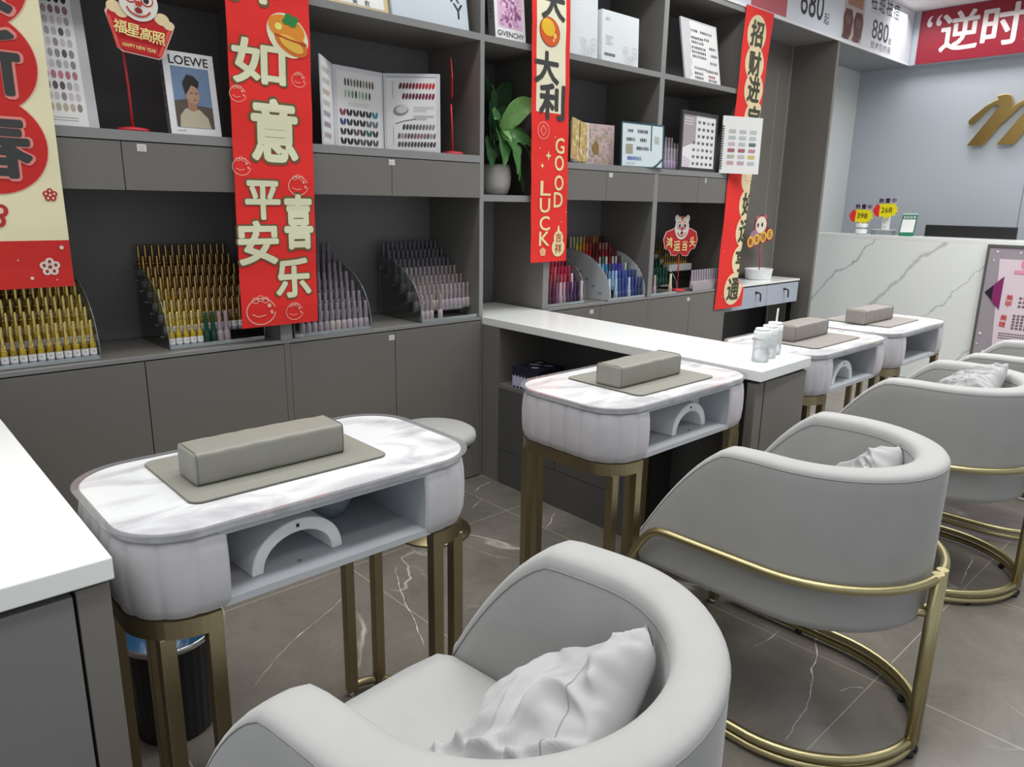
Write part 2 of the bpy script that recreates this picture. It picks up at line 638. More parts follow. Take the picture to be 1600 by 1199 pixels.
# ------------------------------------------------------------------ the room
Y0 = 2.655          # front plane of the wall cabinets
YB = 3.045          # back of their open compartments
DZ = 0.807          # deck (worktop of the wall cabinets)
XW = 7.10
fl = MB().box(-2.5, XW + 0.1, -3.0, 3.3, -0.06, 0.0, FLOOR)
VEIN = mat('white_marble_vein', (206, 202, 194), 0.3)
TF = PL((0, 0, 0), (1, 0, 0), (0, 1, 0))
for w_, pts in ((0.010, [(1.63, 0.692), (1.698, 0.705), (1.79, 0.715), (1.859, 0.737), (1.963, 0.781), (2.042, 0.805), (2.17, 0.865), (2.25, 0.916), (2.291, 0.954), (2.371, 1.007)]),
                (0.009, [(0.76, 2.262), (0.804, 2.271), (0.866, 2.315), (0.902, 2.33), (0.972, 2.353), (1.04, 2.407)]),
                (0.007, [(1.395, 2.132), (1.325, 2.004), (1.277, 1.902), (1.241, 1.801), (1.203, 1.711), (1.166, 1.629)]),
                (0.007, [(2.217, 2.088), (2.109, 2.021), (2.047, 1.991)]), (0.006, [(1.934, 0.69), (1.982, 0.674), (2.004, 0.643)]),
                (0.009, [(2.08, 2.497), (2.16, 2.535), (2.243, 2.553)]), (0.008, [(1.957, 2.357), (2.075, 2.42)]),
                (0.004, [(0.694, 1.8), (0.8, 1.885), (0.92, 1.958), (1.072, 2.027), (1.166, 2.083)]), (0.005, [(1.954, 0.961), (2.017, 0.952), (2.099, 0.952)]), (0.008, [(3.173, 0.7), (3.005, 0.674), (2.877, 0.657)])):
    fine = []
    for a_, b_ in zip(pts, pts[1:]):
        for i in range(8):
            k = i / 8
            x, y = a_[0] + (b_[0] - a_[0]) * k, a_[1] + (b_[1] - a_[1]) * k
            fine.append((x + 0.007 * noise.noise(Vector((x * 20, y * 20, 1))), y + 0.007 * noise.noise(Vector((x * 20, y * 20, 5)))))
    n_ = len(fine)
    vs, fs = [], []
    for i, (x, y) in enumerate(fine):
        j = min(i + 1, n_ - 1)
        t_ = Vector((fine[j][0] - fine[max(i - 1, 0)][0], fine[j][1] - fine[max(i - 1, 0)][1])).normalized()
        h_ = w_ * (0.12 + 0.5 * abs(noise.noise(Vector((x * 30, y * 30, 9)))) * 2) * math.sin(PI * (i + 0.5) / n_) ** 0.4 * 0.5
        vs += [(x - t_.y * h_, y + t_.x * h_, 0.0004), (x + t_.y * h_, y - t_.x * h_, 0.0004)]
    fl.add(vs, [(2 * i, 2 * i + 2, 2 * i + 3, 2 * i + 1) for i in range(n_ - 1)], VEIN)
struct(fl, 'floor')
struct(MB().box(-2.5, XW + 0.1, -3.0, 3.3, 2.95, 3.02, mat('ceiling_white', (236, 236, 234), 0.8)), 'ceiling')
WALLC = mat('pale_grey_wall', (188, 194, 203), 0.7)
struct(MB().box(-2.5, XW, 3.09, 3.2, 0, 2.95, mat('pale_wall_back', (214, 217, 217), 0.7)), 'wall_back')
wr = MB().box(XW, XW + 0.1, -3.0, 3.2, 0, 2.95, WALLC)
wr.box(XW - 0.0015, XW + 0.01, 1.675, 1.68, 0, 2.52, mat('wall_joint', (120, 124, 132), 0.7))
struct(wr, 'wall_right')
struct(MB().box(-2.5, XW, Y0 + 0.005, 3.09, 2.535, 2.95, mat('soffit_grey', (150, 151, 153), 0.6)), 'trim_1')
struct(MB().box(XW - 0.09, XW, -3.0, Y0 + 0.005, 2.53, 2.95, WALLC), 'trim_2')
# alcove beside the shelving: back panels with bright joints and the end panel
al = MB().box(4.43, 5.665, 3.0, 3.085, 0, 2.535, CAB)
LJ = mat('aluminium_joint', (214, 214, 208), 0.3, metal=0.6)
al.box(5.47, 5.476, 2.997, 3.001, 0, 2.36, LJ)
al.box(5.655, 5.662, 2.994, 3.0, 0, 2.535, LJ)
struct(al, 'trim_3')
struct(MB().box(5.665, 5.70, Y0, 3.085, 0, 2.535, CAB), 'trim_4')

# ------------------------------------------------------------------ wall cabinets
def door_front(mb, x0, x1, z0, z1, mt=None, y=Y0):
    mb.box(x0, x1, y - 0.001, y + 0.018, z0, z1, mt or CAB)


STK = mat('sticker_pink', (208, 120, 120), 0.6)


def sticker(parent, x, z, y=Y0 - 0.0015, w=0.028, h=0.022, kind=0):
    b = MB()
    T = front(y)
    if kind == 0:
        b.slab(T, x - w / 2, x + w / 2, z - h / 2, z + h / 2, 0, 0.0006, WPA)
        b.rect(T, x - w * 0.32, x + w * 0.32, z + h * 0.05, z + h * 0.2, 0.0009, GPA)
        b.rect(T, x - w * 0.3, x + w * 0.25, z - h * 0.25, z - h * 0.1, 0.0009, GPA)
        b.ring(T, x, z, w * 0.5, h * 0.5, 0.001, 0.001, STK, n=4, a0=PI / 4, a1=2 * PI + PI / 4)
    else:
        b.slab(T, x - 0.004, x + 0.004, z - h * 0.7, z + h * 0.7, 0, 0.002, WPA)
    b.build('sticker', parent)


def base_unit(x0, x1, label, n=2, post=0.012, back=YB, stick=None, z1=DZ):
    t = thing('base_cabinet', label, 'cabinet', (0, 0, 0), 0, 'base cabinets along the shelf wall')
    c = MB().box(x0, x1, Y0 + 0.02, 3.08, 0.0, z1 - 0.001, CAB)
    c.box(x0, x1, Y0 + 0.001, Y0 + 0.02, z1 - 0.014, z1 - 0.001, FASC)
    c.box(x0, x0 + post, Y0 - 0.001, Y0 + 0.02, 0.0, z1 - 0.016, CAB)
    c.box(x1 - post, x1, Y0 - 0.001, Y0 + 0.02, 0.0, z1 - 0.016, CAB)
    c.box(x0 + post, x1 - post, Y0 + 0.012, Y0 + 0.021, 0.0, z1 - 0.014, GAP)
    c.build('carcass', t)
    w = (x1 - x0 - 2 * post) / n
    for i in range(n):
        d = MB()
        door_front(d, x0 + post + w * i + 0.0018, x0 + post + w * (i + 1) - 0.0018, 0.006, z1 - 0.019)
        d.build('door', t)
    for sx in stick or []:
        sticker(t, sx, z1 - 0.045)
    return t


base_unit(0.22, 1.262, 'grey base cabinet under the two racks of gold-capped bottles', stick=[])
base_unit(1.262, 2.262, 'grey base cabinet under the two racks of mauve bottles', stick=[1.745])
base_unit(2.68, 3.575, 'grey base cabinet under the pink and rainbow bottle racks', stick=[3.055])
base_unit(3.575, 4.425, 'grey base cabinet under the green bottle rack, right of the rainbow rack', stick=[3.985])

Z_SH = [(1.515, 1.546), (2.03, 2.058), (2.50, 2.535)]   # shelf boards (bottom, top)


def shelf_unit(x0, x1, label, drawers=True, bl=0.02, br=0.02, stick=None, low=DZ, skind=0):
    t = thing('shelf_unit', label, 'shelf', (0, 0, 0), 0, 'open shelf units on the long wall')
    MB().box(x0, x1, YB, 3.085, low, 2.535, CABD).build('back_panel', t)
    for a, b in ((x0, x0 + bl), (x1 - br, x1)):
        p = MB().box(a, b, Y0 + 0.004, YB, low, 2.535, CAB)
        p.box(a, b, Y0, Y0 + 0.004, low, 2.535, FASC)
        p.build('side_panel', t)
    boards = Z_SH if drawers else [(1.345, 1.375), Z_SH[1], Z_SH[2]]
    for z0, z1 in boards:
        p = MB().box(x0 + bl, x1 - br, Y0 + 0.004, YB, z0, z1, CAB)
        p.box(x0 + bl, x1 - br, Y0, Y0 + 0.004, z0, z1, FASC)
        p.build('shelf_board', t)
    if drawers:
        MB().box(x0 + bl, x1 - br, Y0 + 0.02, YB, 1.362, 1.514, GAP).build('drawer_box', t)
        n = 2
        w = (x1 - br - x0 - bl) / n
        for i in range(n):
            d = MB()
            door_front(d, x0 + bl + w * i + 0.0015, x0 + bl + w * (i + 1) - 0.0015, 1.360, 1.511)
            d.build('drawer_front', t)
        for sx in stick or []:
            sticker(t, sx, 1.494, kind=skind)
    return t


shelf_unit(0.22, 1.262, 'open grey shelf unit at the left end of the wall', stick=[0.80], br=0.024)
shelf_unit(1.262, 2.262, 'open grey shelf unit holding the tri-fold colour chart', stick=[1.765], bl=0.024)
shelf_unit(2.262, 2.69, 'narrow grey shelf unit holding the potted plant', drawers=False, bl=0.003)
shelf_unit(2.69, 3.575, 'grey shelf unit holding two white boxes on its upper board', stick=[3.165])
shelf_unit(3.575, 4.425, 'grey shelf unit at the right end beside the alcove', stick=[4.075], skind=1)

# ------------------------------------------------------------------ peninsula counters
def peninsula(label, pts, z=DZ):
    """pts: top outline (front left, front right, back right, back left)"""
    t = thing('peninsula_counter', label, 'counter')
    MB().prism(pts, z - 0.037, z, WHT).build('worktop', t, bev=0.0025)
    return t


# right one: between the first and the second pair of tables
P1 = [(2.226, 1.175), (2.606, 1.187), (2.668, 3.03), (2.262, 3.03), (2.262, Y0 + 0.0)]
t = peninsula('long white-topped grey counter between the second and third manicure tables', P1)
xf = 2.238          # its left face, leaning the same 1 degree as the top


def px(y):
    return 2.236 + (y - 1.175) * 0.0185


bz = DZ - 0.037


def pen_box(y0, y1, dx0, dx1, z0, z1, mt, nm, par, bev=0.0):
    poly = [(px(y0) + dx0, y0), (px(y0) + dx1, y0), (px(y1) + dx1, y1), (px(y1) + dx0, y1)]
    return MB().prism(poly, z0, z1, mt).build(nm, par, bev=bev)


pen_box(2.53, Y0 - 0.002, 0, 0.35, 0, bz, CAB, 'side_panel', t)                       # column beside the wall cabinets
pen_box(1.195, 1.23, 0.0, 0.36, 0, bz - 0.012, CAB, 'end_panel', t, 0.002)
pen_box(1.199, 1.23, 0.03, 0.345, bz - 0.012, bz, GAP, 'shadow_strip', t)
pen_box(1.194, 1.1952, 0.052, 0.056, 0, bz - 0.012, GAP, 'panel_joint', t)
pen_box(1.23, 2.53, 0.30, 0.36, 0, bz, CAB_SHADE, 'back_panel', t)
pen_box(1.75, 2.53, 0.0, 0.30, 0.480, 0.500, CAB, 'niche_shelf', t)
pen_box(1.72, 1.75, 0.0, 0.30, 0, bz, CAB_SHADE, 'partition', t)
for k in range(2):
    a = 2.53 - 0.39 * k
    pen_box(a - 0.388, a - 0.002, 0.0, 0.02, 0.175, 0.478, CAB_SHADE, 'drawer_front', t)
pen_box(1.75, 2.53, 0.0, 0.018, 0.0, 0.172, CAB_SHADE, 'plinth', t)
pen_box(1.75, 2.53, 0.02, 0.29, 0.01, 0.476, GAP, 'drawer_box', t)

# left one: in the near left corner of the photo
P2 = [(-0.16, 1.153), (0.247, 1.153), (0.247, 2.60), (-0.16, 2.60)]
t = peninsula('white-topped grey counter in the near left corner of the photo', P2)
MB().box(-0.15, 0.238, 1.19, 2.60, 0, bz - 0.01, CAB).build('carcass', t)
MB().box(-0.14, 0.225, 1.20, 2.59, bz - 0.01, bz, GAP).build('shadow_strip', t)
MB().box(0.195, 0.241, 1.165, 1.19, 0, bz - 0.008, CAB).build('corner_post', t, bev=0.001)
MB().box(-0.145, 0.190, 1.163, 1.188, 0.01, bz - 0.014, CABD).build('door', t, bev=0.0015)
MB().box(-0.15, 0.238, 1.186, 1.192, 0, bz - 0.012, GAP).build('door_gap', t)

# ------------------------------------------------------------------ reception desk, its poster, the things on it
XD = 6.36
t = thing('reception_desk', 'white marble reception desk with grey veins before the grey wall', 'desk')
MB().box(XD, XD + 0.03, -1.2, 3.03, 0, 1.10, DESK).build('front_panel', t)
MB().box(XD, XD + 0.30, -1.2, 3.03, 1.10, 1.13, WHT).build('counter_top', t, bev=0.002)
MB().box(XD + 0.03, XD + 0.70, 2.99, 3.03, 0, 1.10, DESK).build('end_panel', t)
MB().box(XD + 0.28, XD + 0.32, -1.2, 2.99, 0, 1.09, CAB).build('inner_panel', t)

t = thing('price_poster', 'pink framed price poster standing against the reception desk', 'poster')
T = side(XD - 0.035)
MB().slab(T, -1.64, -0.74, 0.03, 1.085, -0.03, 0.0, mat('poster_lilac', (168, 160, 168), 0.35)).build('board', t)
f = MB()
for u0, u1, v0, v1 in ((-1.655, -1.638, 0.015, 1.10), (-0.742, -0.725, 0.015, 1.10), (-1.638, -0.742, 1.083, 1.10), (-1.638, -0.742, 0.015, 0.032)):
    f.slab(T, u0, u1, v0, v1, -0.032, 0.006, mat('poster_frame', (120, 122, 118), 0.35, metal=0.5))
f.build('frame', t)
a = MB()
PK = pc((236, 218, 228))
a.flat(T, [(-1.565, 1.0), (-0.80, 1.0), (-0.80, 0.06), (-1.50, 0.06)], 0.002, PK)
a.flat(T, [(-1.625, 0.75), (-1.515, 0.875), (-1.515, 0.63)], 0.004, pc((40, 32, 52)))
a.flat(T, [(-1.573, 0.81), (-1.515, 0.875), (-1.515, 0.63), (-1.573, 0.69)], 0.006, pc((142, 46, 110)))
a.ell(T, -1.35, 0.97, 0.075, 0.055, 0.004, pc((240, 150, 178)), n=24)
a.slab(T, -1.46, -1.28, 0.90, 0.925, 0.004, 0.005, pc((238, 160, 184)))
RT = pc((214, 66, 60))
for ch, u, v in (('美', -1.46, 0.725), ('甲', -1.462, 0.675), ('美', -1.475, 0.575), ('睫', -1.477, 0.525)):
    a.text(T, ch, u, v, 0.042, 0.004, RT, 0.015)
a.text(T, '充值', -1.34, 0.845, 0.045, 0.004, RT, 0.01)
TX = pc((70, 60, 70))
rr = random.Random(3)
for v, u0, n in ((0.79, -1.33, 3), (0.755, -1.36, 5), (0.725, -1.40, 5), (0.695, -1.40, 6), (0.665, -1.40, 5), (0.595, -1.42, 6), (0.572, -1.42, 6), (0.549, -1.42, 5), (0.526, -1.42, 6), (0.503, -1.42, 4)):
    for k in range(n + 3):
        for q in range(2):
            a.rect(T, u0 + k * 0.026, u0 + k * 0.026 + 0.018, v - 0.006 + q * 0.009, v - 0.001 + q * 0.009, 0.004, TX)
for v in (0.455, 0.437, 0.419):
    for k in range(26):
        a.rect(T, -1.49 + k * 0.015, -1.49 + k * 0.015 + 0.010, v, v + 0.008, 0.004, TX)
for v in range(8):
    for k in range(14):
        a.rect(T, -1.40 + k * 0.036, -1.40 + k * 0.036 + (0.024 if k % 4 else 0.012), 0.12 + v * 0.032, 0.13 + v * 0.032, 0.004, TX)
for u, v, r_ in ((-1.585, 1.05, 0.008), (-1.60, 0.99, 0.006), (-1.44, 1.05, 0.007), (-1.61, 0.44, 0.010), (-1.62, 0.36, 0.006), (-1.565, 0.30, 0.018), (-1.60, 0.2, 0.008)):
    a.ell(T, u, v, r_, r_, 0.003, WPA, n=10)
a.build('printed_artwork', t)

# monitor
t = thing('computer_monitor', 'black flat monitor seen from behind over the reception desk', 'monitor', (6.68, 1.87, 0), 0)
MB().box(-0.02, 0.02, -0.30, 0.345, 0.99, 1.222, BLK).build('screen', t, bev=0.006)
MB().box(-0.015, 0.015, -0.03, 0.03, 0.76, 1.0, BLK).build('stand', t)
MB().box(-0.09, 0.09, -0.12, 0.12, 0.75, 0.765, BLK).build('foot', t, bev=0.004)
t = thing('desk_board', 'grey inner worktop behind the tall reception desk front', 'worktop', (0, 0, 0))
MB().box(XD + 0.32, XD + 0.72, -1.2, 2.985, 0.72, 0.75, CAB).build('worktop', t)

# price tags on jars, blank payment card
def starburst(cu, cv, ru, rv, n=13, k=0.78):
    P = []
    for i in range(2 * n):
        a_ = PI * i / n
        q = 1 if i % 2 else k
        P.append((cu + ru * q * math.cos(a_), cv + rv * q * math.sin(a_)))
    return P


YEL = pc((255, 238, 30))


def price_tag(label, y, z, txt, lean):
    t = thing('price_tag', label, 'price tag', (0, 0, 0), 0, 'yellow starburst price tags on the reception desk')
    X = XD + 0.10
    T = PL((X, y, z), (0, -math.cos(lean), math.sin(lean)), (0, math.sin(lean), math.cos(lean)))
    MB().prism(starburst(0.01, 0, 0.095, 0.07), -0.002, 0.0, YEL, T=T).build('card', t)
    b = MB()
    b.flat(T, [(-0.10, 0.0), (-0.07, 0.05), (-0.045, 0.03), (-0.05, -0.06), (-0.085, -0.04)], 0.001, RED)
    b.slab(T, -0.055, 0.085, 0.05, 0.095, -0.001, 0.001, pc((200, 190, 210)))
    for i, ch in enumerate('熱賣中'):
        b.text(T, ch, -0.035 + i * 0.048, 0.072, 0.04, 0.002, pc((40, 20, 60)), 0.02)
    b.text(T, txt, 0.01, -0.002, 0.042, 0.002, pc((70, 60, 30)), 0.0)
    b.build('printing', t)
    MB().box(X + 0.003, X + 0.006, y - 0.004, y + 0.004, 1.131, z, ACR).build('stick', t)


price_tag('yellow starburst price tag reading 398 at the left of the desk', 2.66, 1.285, '398', -0.02)
price_tag('yellow starburst price tag reading 268 beside the green payment card', 2.47, 1.335, '268', 0.03)

t = thing('cosmetic_jar', 'white-lidded glass jar under the price tag reading 398', 'jar', (XD + 0.13, 2.655, 1.13))
MB().lathe([(0.042, 0), (0.045, 0.005), (0.045, 0.05), (0.04, 0.055)], GLS, 20).build('glass', t)
MB().lathe([(0.046, 0.055), (0.047, 0.06), (0.047, 0.085), (0.044, 0.088), (0, 0.088)], WPL, 20).build('lid', t)
MB().lathe([(0.0455, 0.006), (0.0455, 0.045)], WPA, 20, caps=False).build('label', t)
t = thing('cosmetic_carton', 'slim white carton under the price tag reading 268', 'carton', (XD + 0.15, 2.47, 1.175))
MB().box(-0.02, 0.02, -0.025, 0.025, 0, 0.16, WPA).build('carton', t, bev=0.001)
b = MB()
T = side(-0.0205)
b.rect(T, -0.012, 0.012, 0.02, 0.026, 0.0, GPA); b.rect(T, -0.012, 0.006, 0.05, 0.055, 0, GPA)
b.build('printing', t)
t = thing('acrylic_riser', 'low clear acrylic riser carrying the slim white carton', 'display riser', (XD + 0.15, 2.48, 1.13))
b = MB().box(-0.05, 0.05, -0.085, 0.085, 0.041, 0.045, FRO)
b.build('top', t)
for s_ in (-1, 1):
    MB().box(-0.05, 0.05, s_ * 0.083 - 0.002, s_ * 0.083 + 0.002, 0, 0.041, ACR).build('leg', t)
t = thing('payment_card_stand', 'green payment card stand leaning on the reception desk top', 'card stand')
T = PL((XD + 0.09, 2.285, 1.131), (0, -1, 0.02), (0.25, 0.0, 1))
GRN = pc((38, 122, 96))
MB().slab(T, -0.055, 0.06, 0, 0.185, -0.004, 0, GRN).build('board', t)
b = MB().rect(T, -0.047, 0.052, 0.03, 0.135, 0.001, WPA)
b.rect(T, -0.055, 0.06, 0.172, 0.185, 0.001, pc((190, 214, 206)))
for i, ch in enumerate('推荐使用'):
    b.text(T, ch, -0.034 + i * 0.024, 0.152, 0.02, 0.001, WPA, 0.01)
b.build('printing', t)
MB().slab(T, -0.03, 0.035, 0.0, 0.004, -0.07, -0.004, GRN).build('prop', t)

# ------------------------------------------------------------------ gold wall logo and red banner
t = thing('wall_logo', 'large gold script letter m mounted on the grey reception wall', 'logo')
T = side(XW - 0.045)
GL2 = mat('gold_letter', (196, 170, 104), 0.3, metal=1.0)


def mstroke(o, nm):
    thin = [(-2.14 + o, 2.05), (-2.125 + o, 2.075), (-2.03 + o, 2.165), (-1.96 + o, 2.205), (-1.90 + o, 2.215), (-1.93 + o, 2.155), (-1.955 + o, 2.17), (-2.0 + o, 2.145), (-2.09 + o, 2.04), (-2.115 + o, 2.025), (-2.135 + o, 2.03)]
    thick = [(-2.125 + o, 1.86), (-2.005 + o, 1.86), (-1.835 + o, 2.12), (-1.845 + o, 2.2), (-1.865 + o, 2.235), (-1.90 + o, 2.245), (-1.96 + o, 2.235), (-1.945 + o, 2.2), (-1.925 + o, 2.165)]
    MB().prism(thin, -0.03, 0.0, GL2, T=T).build('upstroke', nm, bev=0.003)
    MB().prism(thick, -0.03, 0.001, GL2, T=T).build('downstroke', nm, bev=0.003)


mstroke(0, t)
mstroke(0.215, t)

t = thing('red_banner', 'red vinyl banner with white characters high on the reception wall', 'banner')
T = side(XW - 0.095)
MB().slab(T, -2.60, -0.6, 2.532, 2.945, -0.003, 0.0, pc((150, 38, 54), 0.35)).build('sheet', t)
b = MB()
WS = pc((232, 222, 222), 0.35)
for ch, u, w in (('逆', -2.29, 0.27), ('时', -1.99, 0.27), ('光', -1.69, 0.27)):
    b.text(T, ch, u, 2.755, 0.29, 0.002, WS, 0.022, w=w)
b.text(T, '“', -2.49, 2.855, 0.085, 0.002, WS, 0.01, w=0.11)
b.build('lettering', t)

# long price sign above the alcove
t = thing('price_sign_board', 'long white sign board with treatment prices above the alcove', 'sign')
T = front(Y0)
MB().slab(T, 4.05, XW - 0.1, 2.536, 2.948, -0.004, 0.003, pc((226, 230, 238), 0.4)).build('board', t)
b = MB().slab(T, 4.05, XW - 0.1, 2.53, 2.545, -0.004, 0.006, WPL)
b.build('edge_strip', t)
b = MB()
DK = pc((58, 60, 66))
b.rect(T, 4.42, 4.865, 2.553, 2.94, 0.0035, pc((196, 96, 104)))
b.ell(T, 4.60, 2.86, 0.16, 0.20, 0.0042, pc((214, 128, 132)), n=24)
b.build('skin_photo', t)
b = MB()
b.rect(T, 5.69, 6.035, 2.556, 2.94, 0.0035, pc((204, 190, 186)))
SK = pc((104, 72, 70))
for u0, u1 in ((5.692, 5.855), (5.865, 6.033)):
    b.flat(T, [(u0, 2.565), (u0 + 0.02, 2.60), (u0, 2.70), (u0 + 0.03, 2.76), (u1 - 0.03, 2.765), (u1, 2.70), (u1 - 0.015, 2.60), (u1 - 0.05, 2.56), (u0 + 0.05, 2.556)], 0.0042, SK)
    b.ell(T, (u0 + u1) / 2, 2.69, 0.05, 0.035, 0.0048, pc((128, 92, 88)), n=14)
    b.ell(T, (u0 + u1) / 2, 2.61, 0.03, 0.012, 0.0048, pc((92, 56, 58)), n=14)
b.rect(T, 5.74, 6.0, 2.79, 2.94, 0.0042, pc((176, 128, 108)))
b.build('face_photo', t)
b = MB()
b.text(T, '680', 5.21, 2.70, 0.175, 0.0035, DK, 0.01, w=0.33)
b.text(T, '起', 5.435, 2.64, 0.075, 0.0035, DK, 0.004)
for i, ch in enumerate('祛斑祛痘'):
    b.text(T, ch, 6.19 + i * 0.145, 2.885, 0.115, 0.0035, DK, 0.014, w=0.115)
b.text(T, '880', 6.36, 2.70, 0.135, 0.0035, DK, 0.012, w=0.31)
b.text(T, '起', 6.56, 2.655, 0.05, 0.0035, DK, 0.004)
b.text(T, '技术包终身', 6.40, 2.588, 0.055, 0.0035, DK, 0.0, w=0.39)
b.rect(T, 6.13, 6.3, 2.812, 2.816, 0.0035, GPA)
b.build('lettering', t)
# ------------------------------------------------------------------ manicure tables
TL, TD, TH = 0.742, 0.43, 0.80


def outline(inset=0.0, n=9, r=0.118):
    a, b = TL / 2 - inset, TD / 2 - inset
    return rrect(-a, a, -b, b, r - inset, n)


def resample(poly, step):
    pts = [Vector((p[0], p[1])) for p in poly]
    out = []
    for i, p in enumerate(pts):
        q = pts[(i + 1) % len(pts)]
        k = max(1, int((q - p).length / step))
        for j in range(k):
            out.append(p.lerp(q, j / k))
    return out


def make_table(label):
    t = thing('manicure_table', label, 'table', (0, 0, 0), 0, 'manicure tables along the counters')
    # marble top and clear film
    MB().prism(outline(0.004), 0.782, 0.7985, MARB).build('marble_top', t, bev=0.003)
    oo, ii = outline(-0.008), outline(0.006)
    n = len(oo)
    fm = clear_mat('clear_table_film', tint=(0.9, 0.91, 0.92), refl=0.1, milky=0.25, milk=(170, 168, 172))
    MB().add([(x, y, z) for z in (0.7988, 0.8) for x, y in oo + ii], [(k, (k + 1) % n, n + (k + 1) % n, n + k) for k in range(n)] + [(2 * n + k, 3 * n + k, 3 * n + (k + 1) % n, 2 * n + (k + 1) % n) for k in range(n)] + [(k, 2 * n + k, 2 * n + (k + 1) % n, (k + 1) % n) for k in range(n)], fm).build('film_edge', t)
    # tufted skirt, open in front between x=-ow..ow
    ow = 0.212
    ring = resample(outline(0.003, 20), 0.0035)
    # start at the front right edge of the opening, run round to the front left edge
    st = min(range(len(ring)), key=lambda i: (ring[i] - Vector((ow, -TD / 2 + 0.003))).length)
    ring = ring[st:] + ring[:st]
    en = min(range(len(ring)), key=lambda i: (ring[i] - Vector((-ow, -TD / 2 + 0.003))).length)
    path = ring[:en + 1]
    s, dist = 0.0, []
    for i, p in enumerate(path):
        if i:
            s += (p - path[i - 1]).length
        dist.append(s)
    chan = s / round(s / 0.058)
    zs = [0.636, 0.640, 0.66, 0.69, 0.72, 0.75, 0.772, 0.780, 0.782]
    bul = [-0.012, -0.004, 0.002, 0.0045, 0.005, 0.0035, 0.0, -0.005, -0.012]
    P = []
    for z, b in zip(zs, bul):
        row = []
        for i, p in enumerate(path):
            tn = path[min(i + 1, len(path) - 1)] - path[max(i - 1, 0)]
            tn.normalize()
            nrm = Vector((tn.y, -tn.x))
            f = (dist[i] / chan) % 1.0
            puff = 0.009 * (abs(math.sin(PI * f)) ** 0.22) - 0.009
            q = p + nrm * (b + puff)
            row.append((q.x, q.y, z))
        P.append(row)
    sk = MB().grid(P, VELT)
    sk.build('tufted_skirt', t)
    # shelf box inside
    SB = mat('shelf_grey', (184, 186, 191), 0.6)
    bx = MB()
    yf, yb = -TD / 2 + 0.008, TD / 2 - 0.03
    bx.box(-ow - 0.002, ow + 0.002, yf, yb, 0.638, 0.652, SB)
    bx.box(-ow - 0.012, -ow, yf, yb, 0.638, 0.782, SB)
    bx.box(ow, ow + 0.012, yf, yb, 0.638, 0.782, SB)
    bx.box(-ow, ow, yb - 0.01, yb, 0.652, 0.782, SB)
    bx.box(-ow, ow, yf, yb, 0.774, 0.782, SB)
    bx.build('open_shelf', t)
    # bronze base: each end has a band, four square legs and a foot tube
    for sx in (1, -1):
        half = [p for p in outline(0.018, 12)]
        arc = [(p[0] * sx, p[1]) for p in half if p[0] > 0.2]
        arc = sorted(arc, key=lambda p: math.atan2(p[1], (p[0] * sx - 0.15)))
        arc = [(sx * 0.230, -TD / 2 + 0.018)] + arc + [(sx * 0.230, TD / 2 - 0.018)]
        vs, fs = [], []
        for i, p in enumerate(arc):
            a, b = Vector(arc[max(i - 1, 0)]), Vector(arc[min(i + 1, len(arc) - 1)])
            tn = (b - a).normalized()
            nr = Vector((tn.y, -tn.x)) * 0.0125 * sx
            for z in (0.602, 0.636):
                vs += [(p[0] + nr.x, p[1] + nr.y, z), (p[0] - nr.x, p[1] - nr.y, z)]
        n = len(arc)
        for i in range(n - 1):
            A, B = 4 * i, 4 * i + 4
            fs += [(A, B, B + 2, A + 2), (A + 1, A + 3, B + 3, B + 1), (A, A + 1, B + 1, B), (A + 2, B + 2, B + 3, A + 3)]
        fs += [(0, 2, 3, 1), (4 * n - 4, 4 * n - 3, 4 * n - 1, 4 * n - 2)]
        MB().add(vs, fs, BRZ).build('band', t)
        foot = [Vector((p[0], p[1], 0.026)) for p in arc]
        MB().tube(foot, 0.0115, BRZ, 8).build('foot_tube', t)
        for lx in (0.244, 0.318):
            for ly in (-TD / 2 + 0.018, TD / 2 - 0.018):
                if lx > 0.3:
                    ly = math.copysign(0.097 + math.sqrt(0.01 - (lx - 0.253) ** 2), ly)
                MB().box(sx * lx - 0.0135, sx * lx + 0.0135, ly - 0.0125, ly + 0.0125, 0.012, 0.603, BRZ).build('leg', t, bev=0.0015)
        for ly in (-TD / 2 + 0.018, TD / 2 - 0.018):
            MB().lathe([(0.008, 0), (0.011, 0.004), (0.011, 0.009), (0.005, 0.013)], CHR, 12, c=(sx * 0.24, ly, 0)).build('glide', t)
    return t


TABS = [(0.645, 1.395, 'manicure table nearest the camera, beside the white counter corner'),
        (1.845, 1.395, 'second manicure table, against the left side of the long peninsula'),
        (3.003, 1.395, 'third manicure table, just right of the long peninsula counter'),
        (3.764, 1.40, 'farthest manicure table, in front of the marble reception desk')]
tb0 = make_table(TABS[0][2])
tb0.location = (TABS[0][0], TABS[0][1], 0)
for x, y, l in TABS[1:]:
    dup(tb0, (x, y, 0), 0, l)


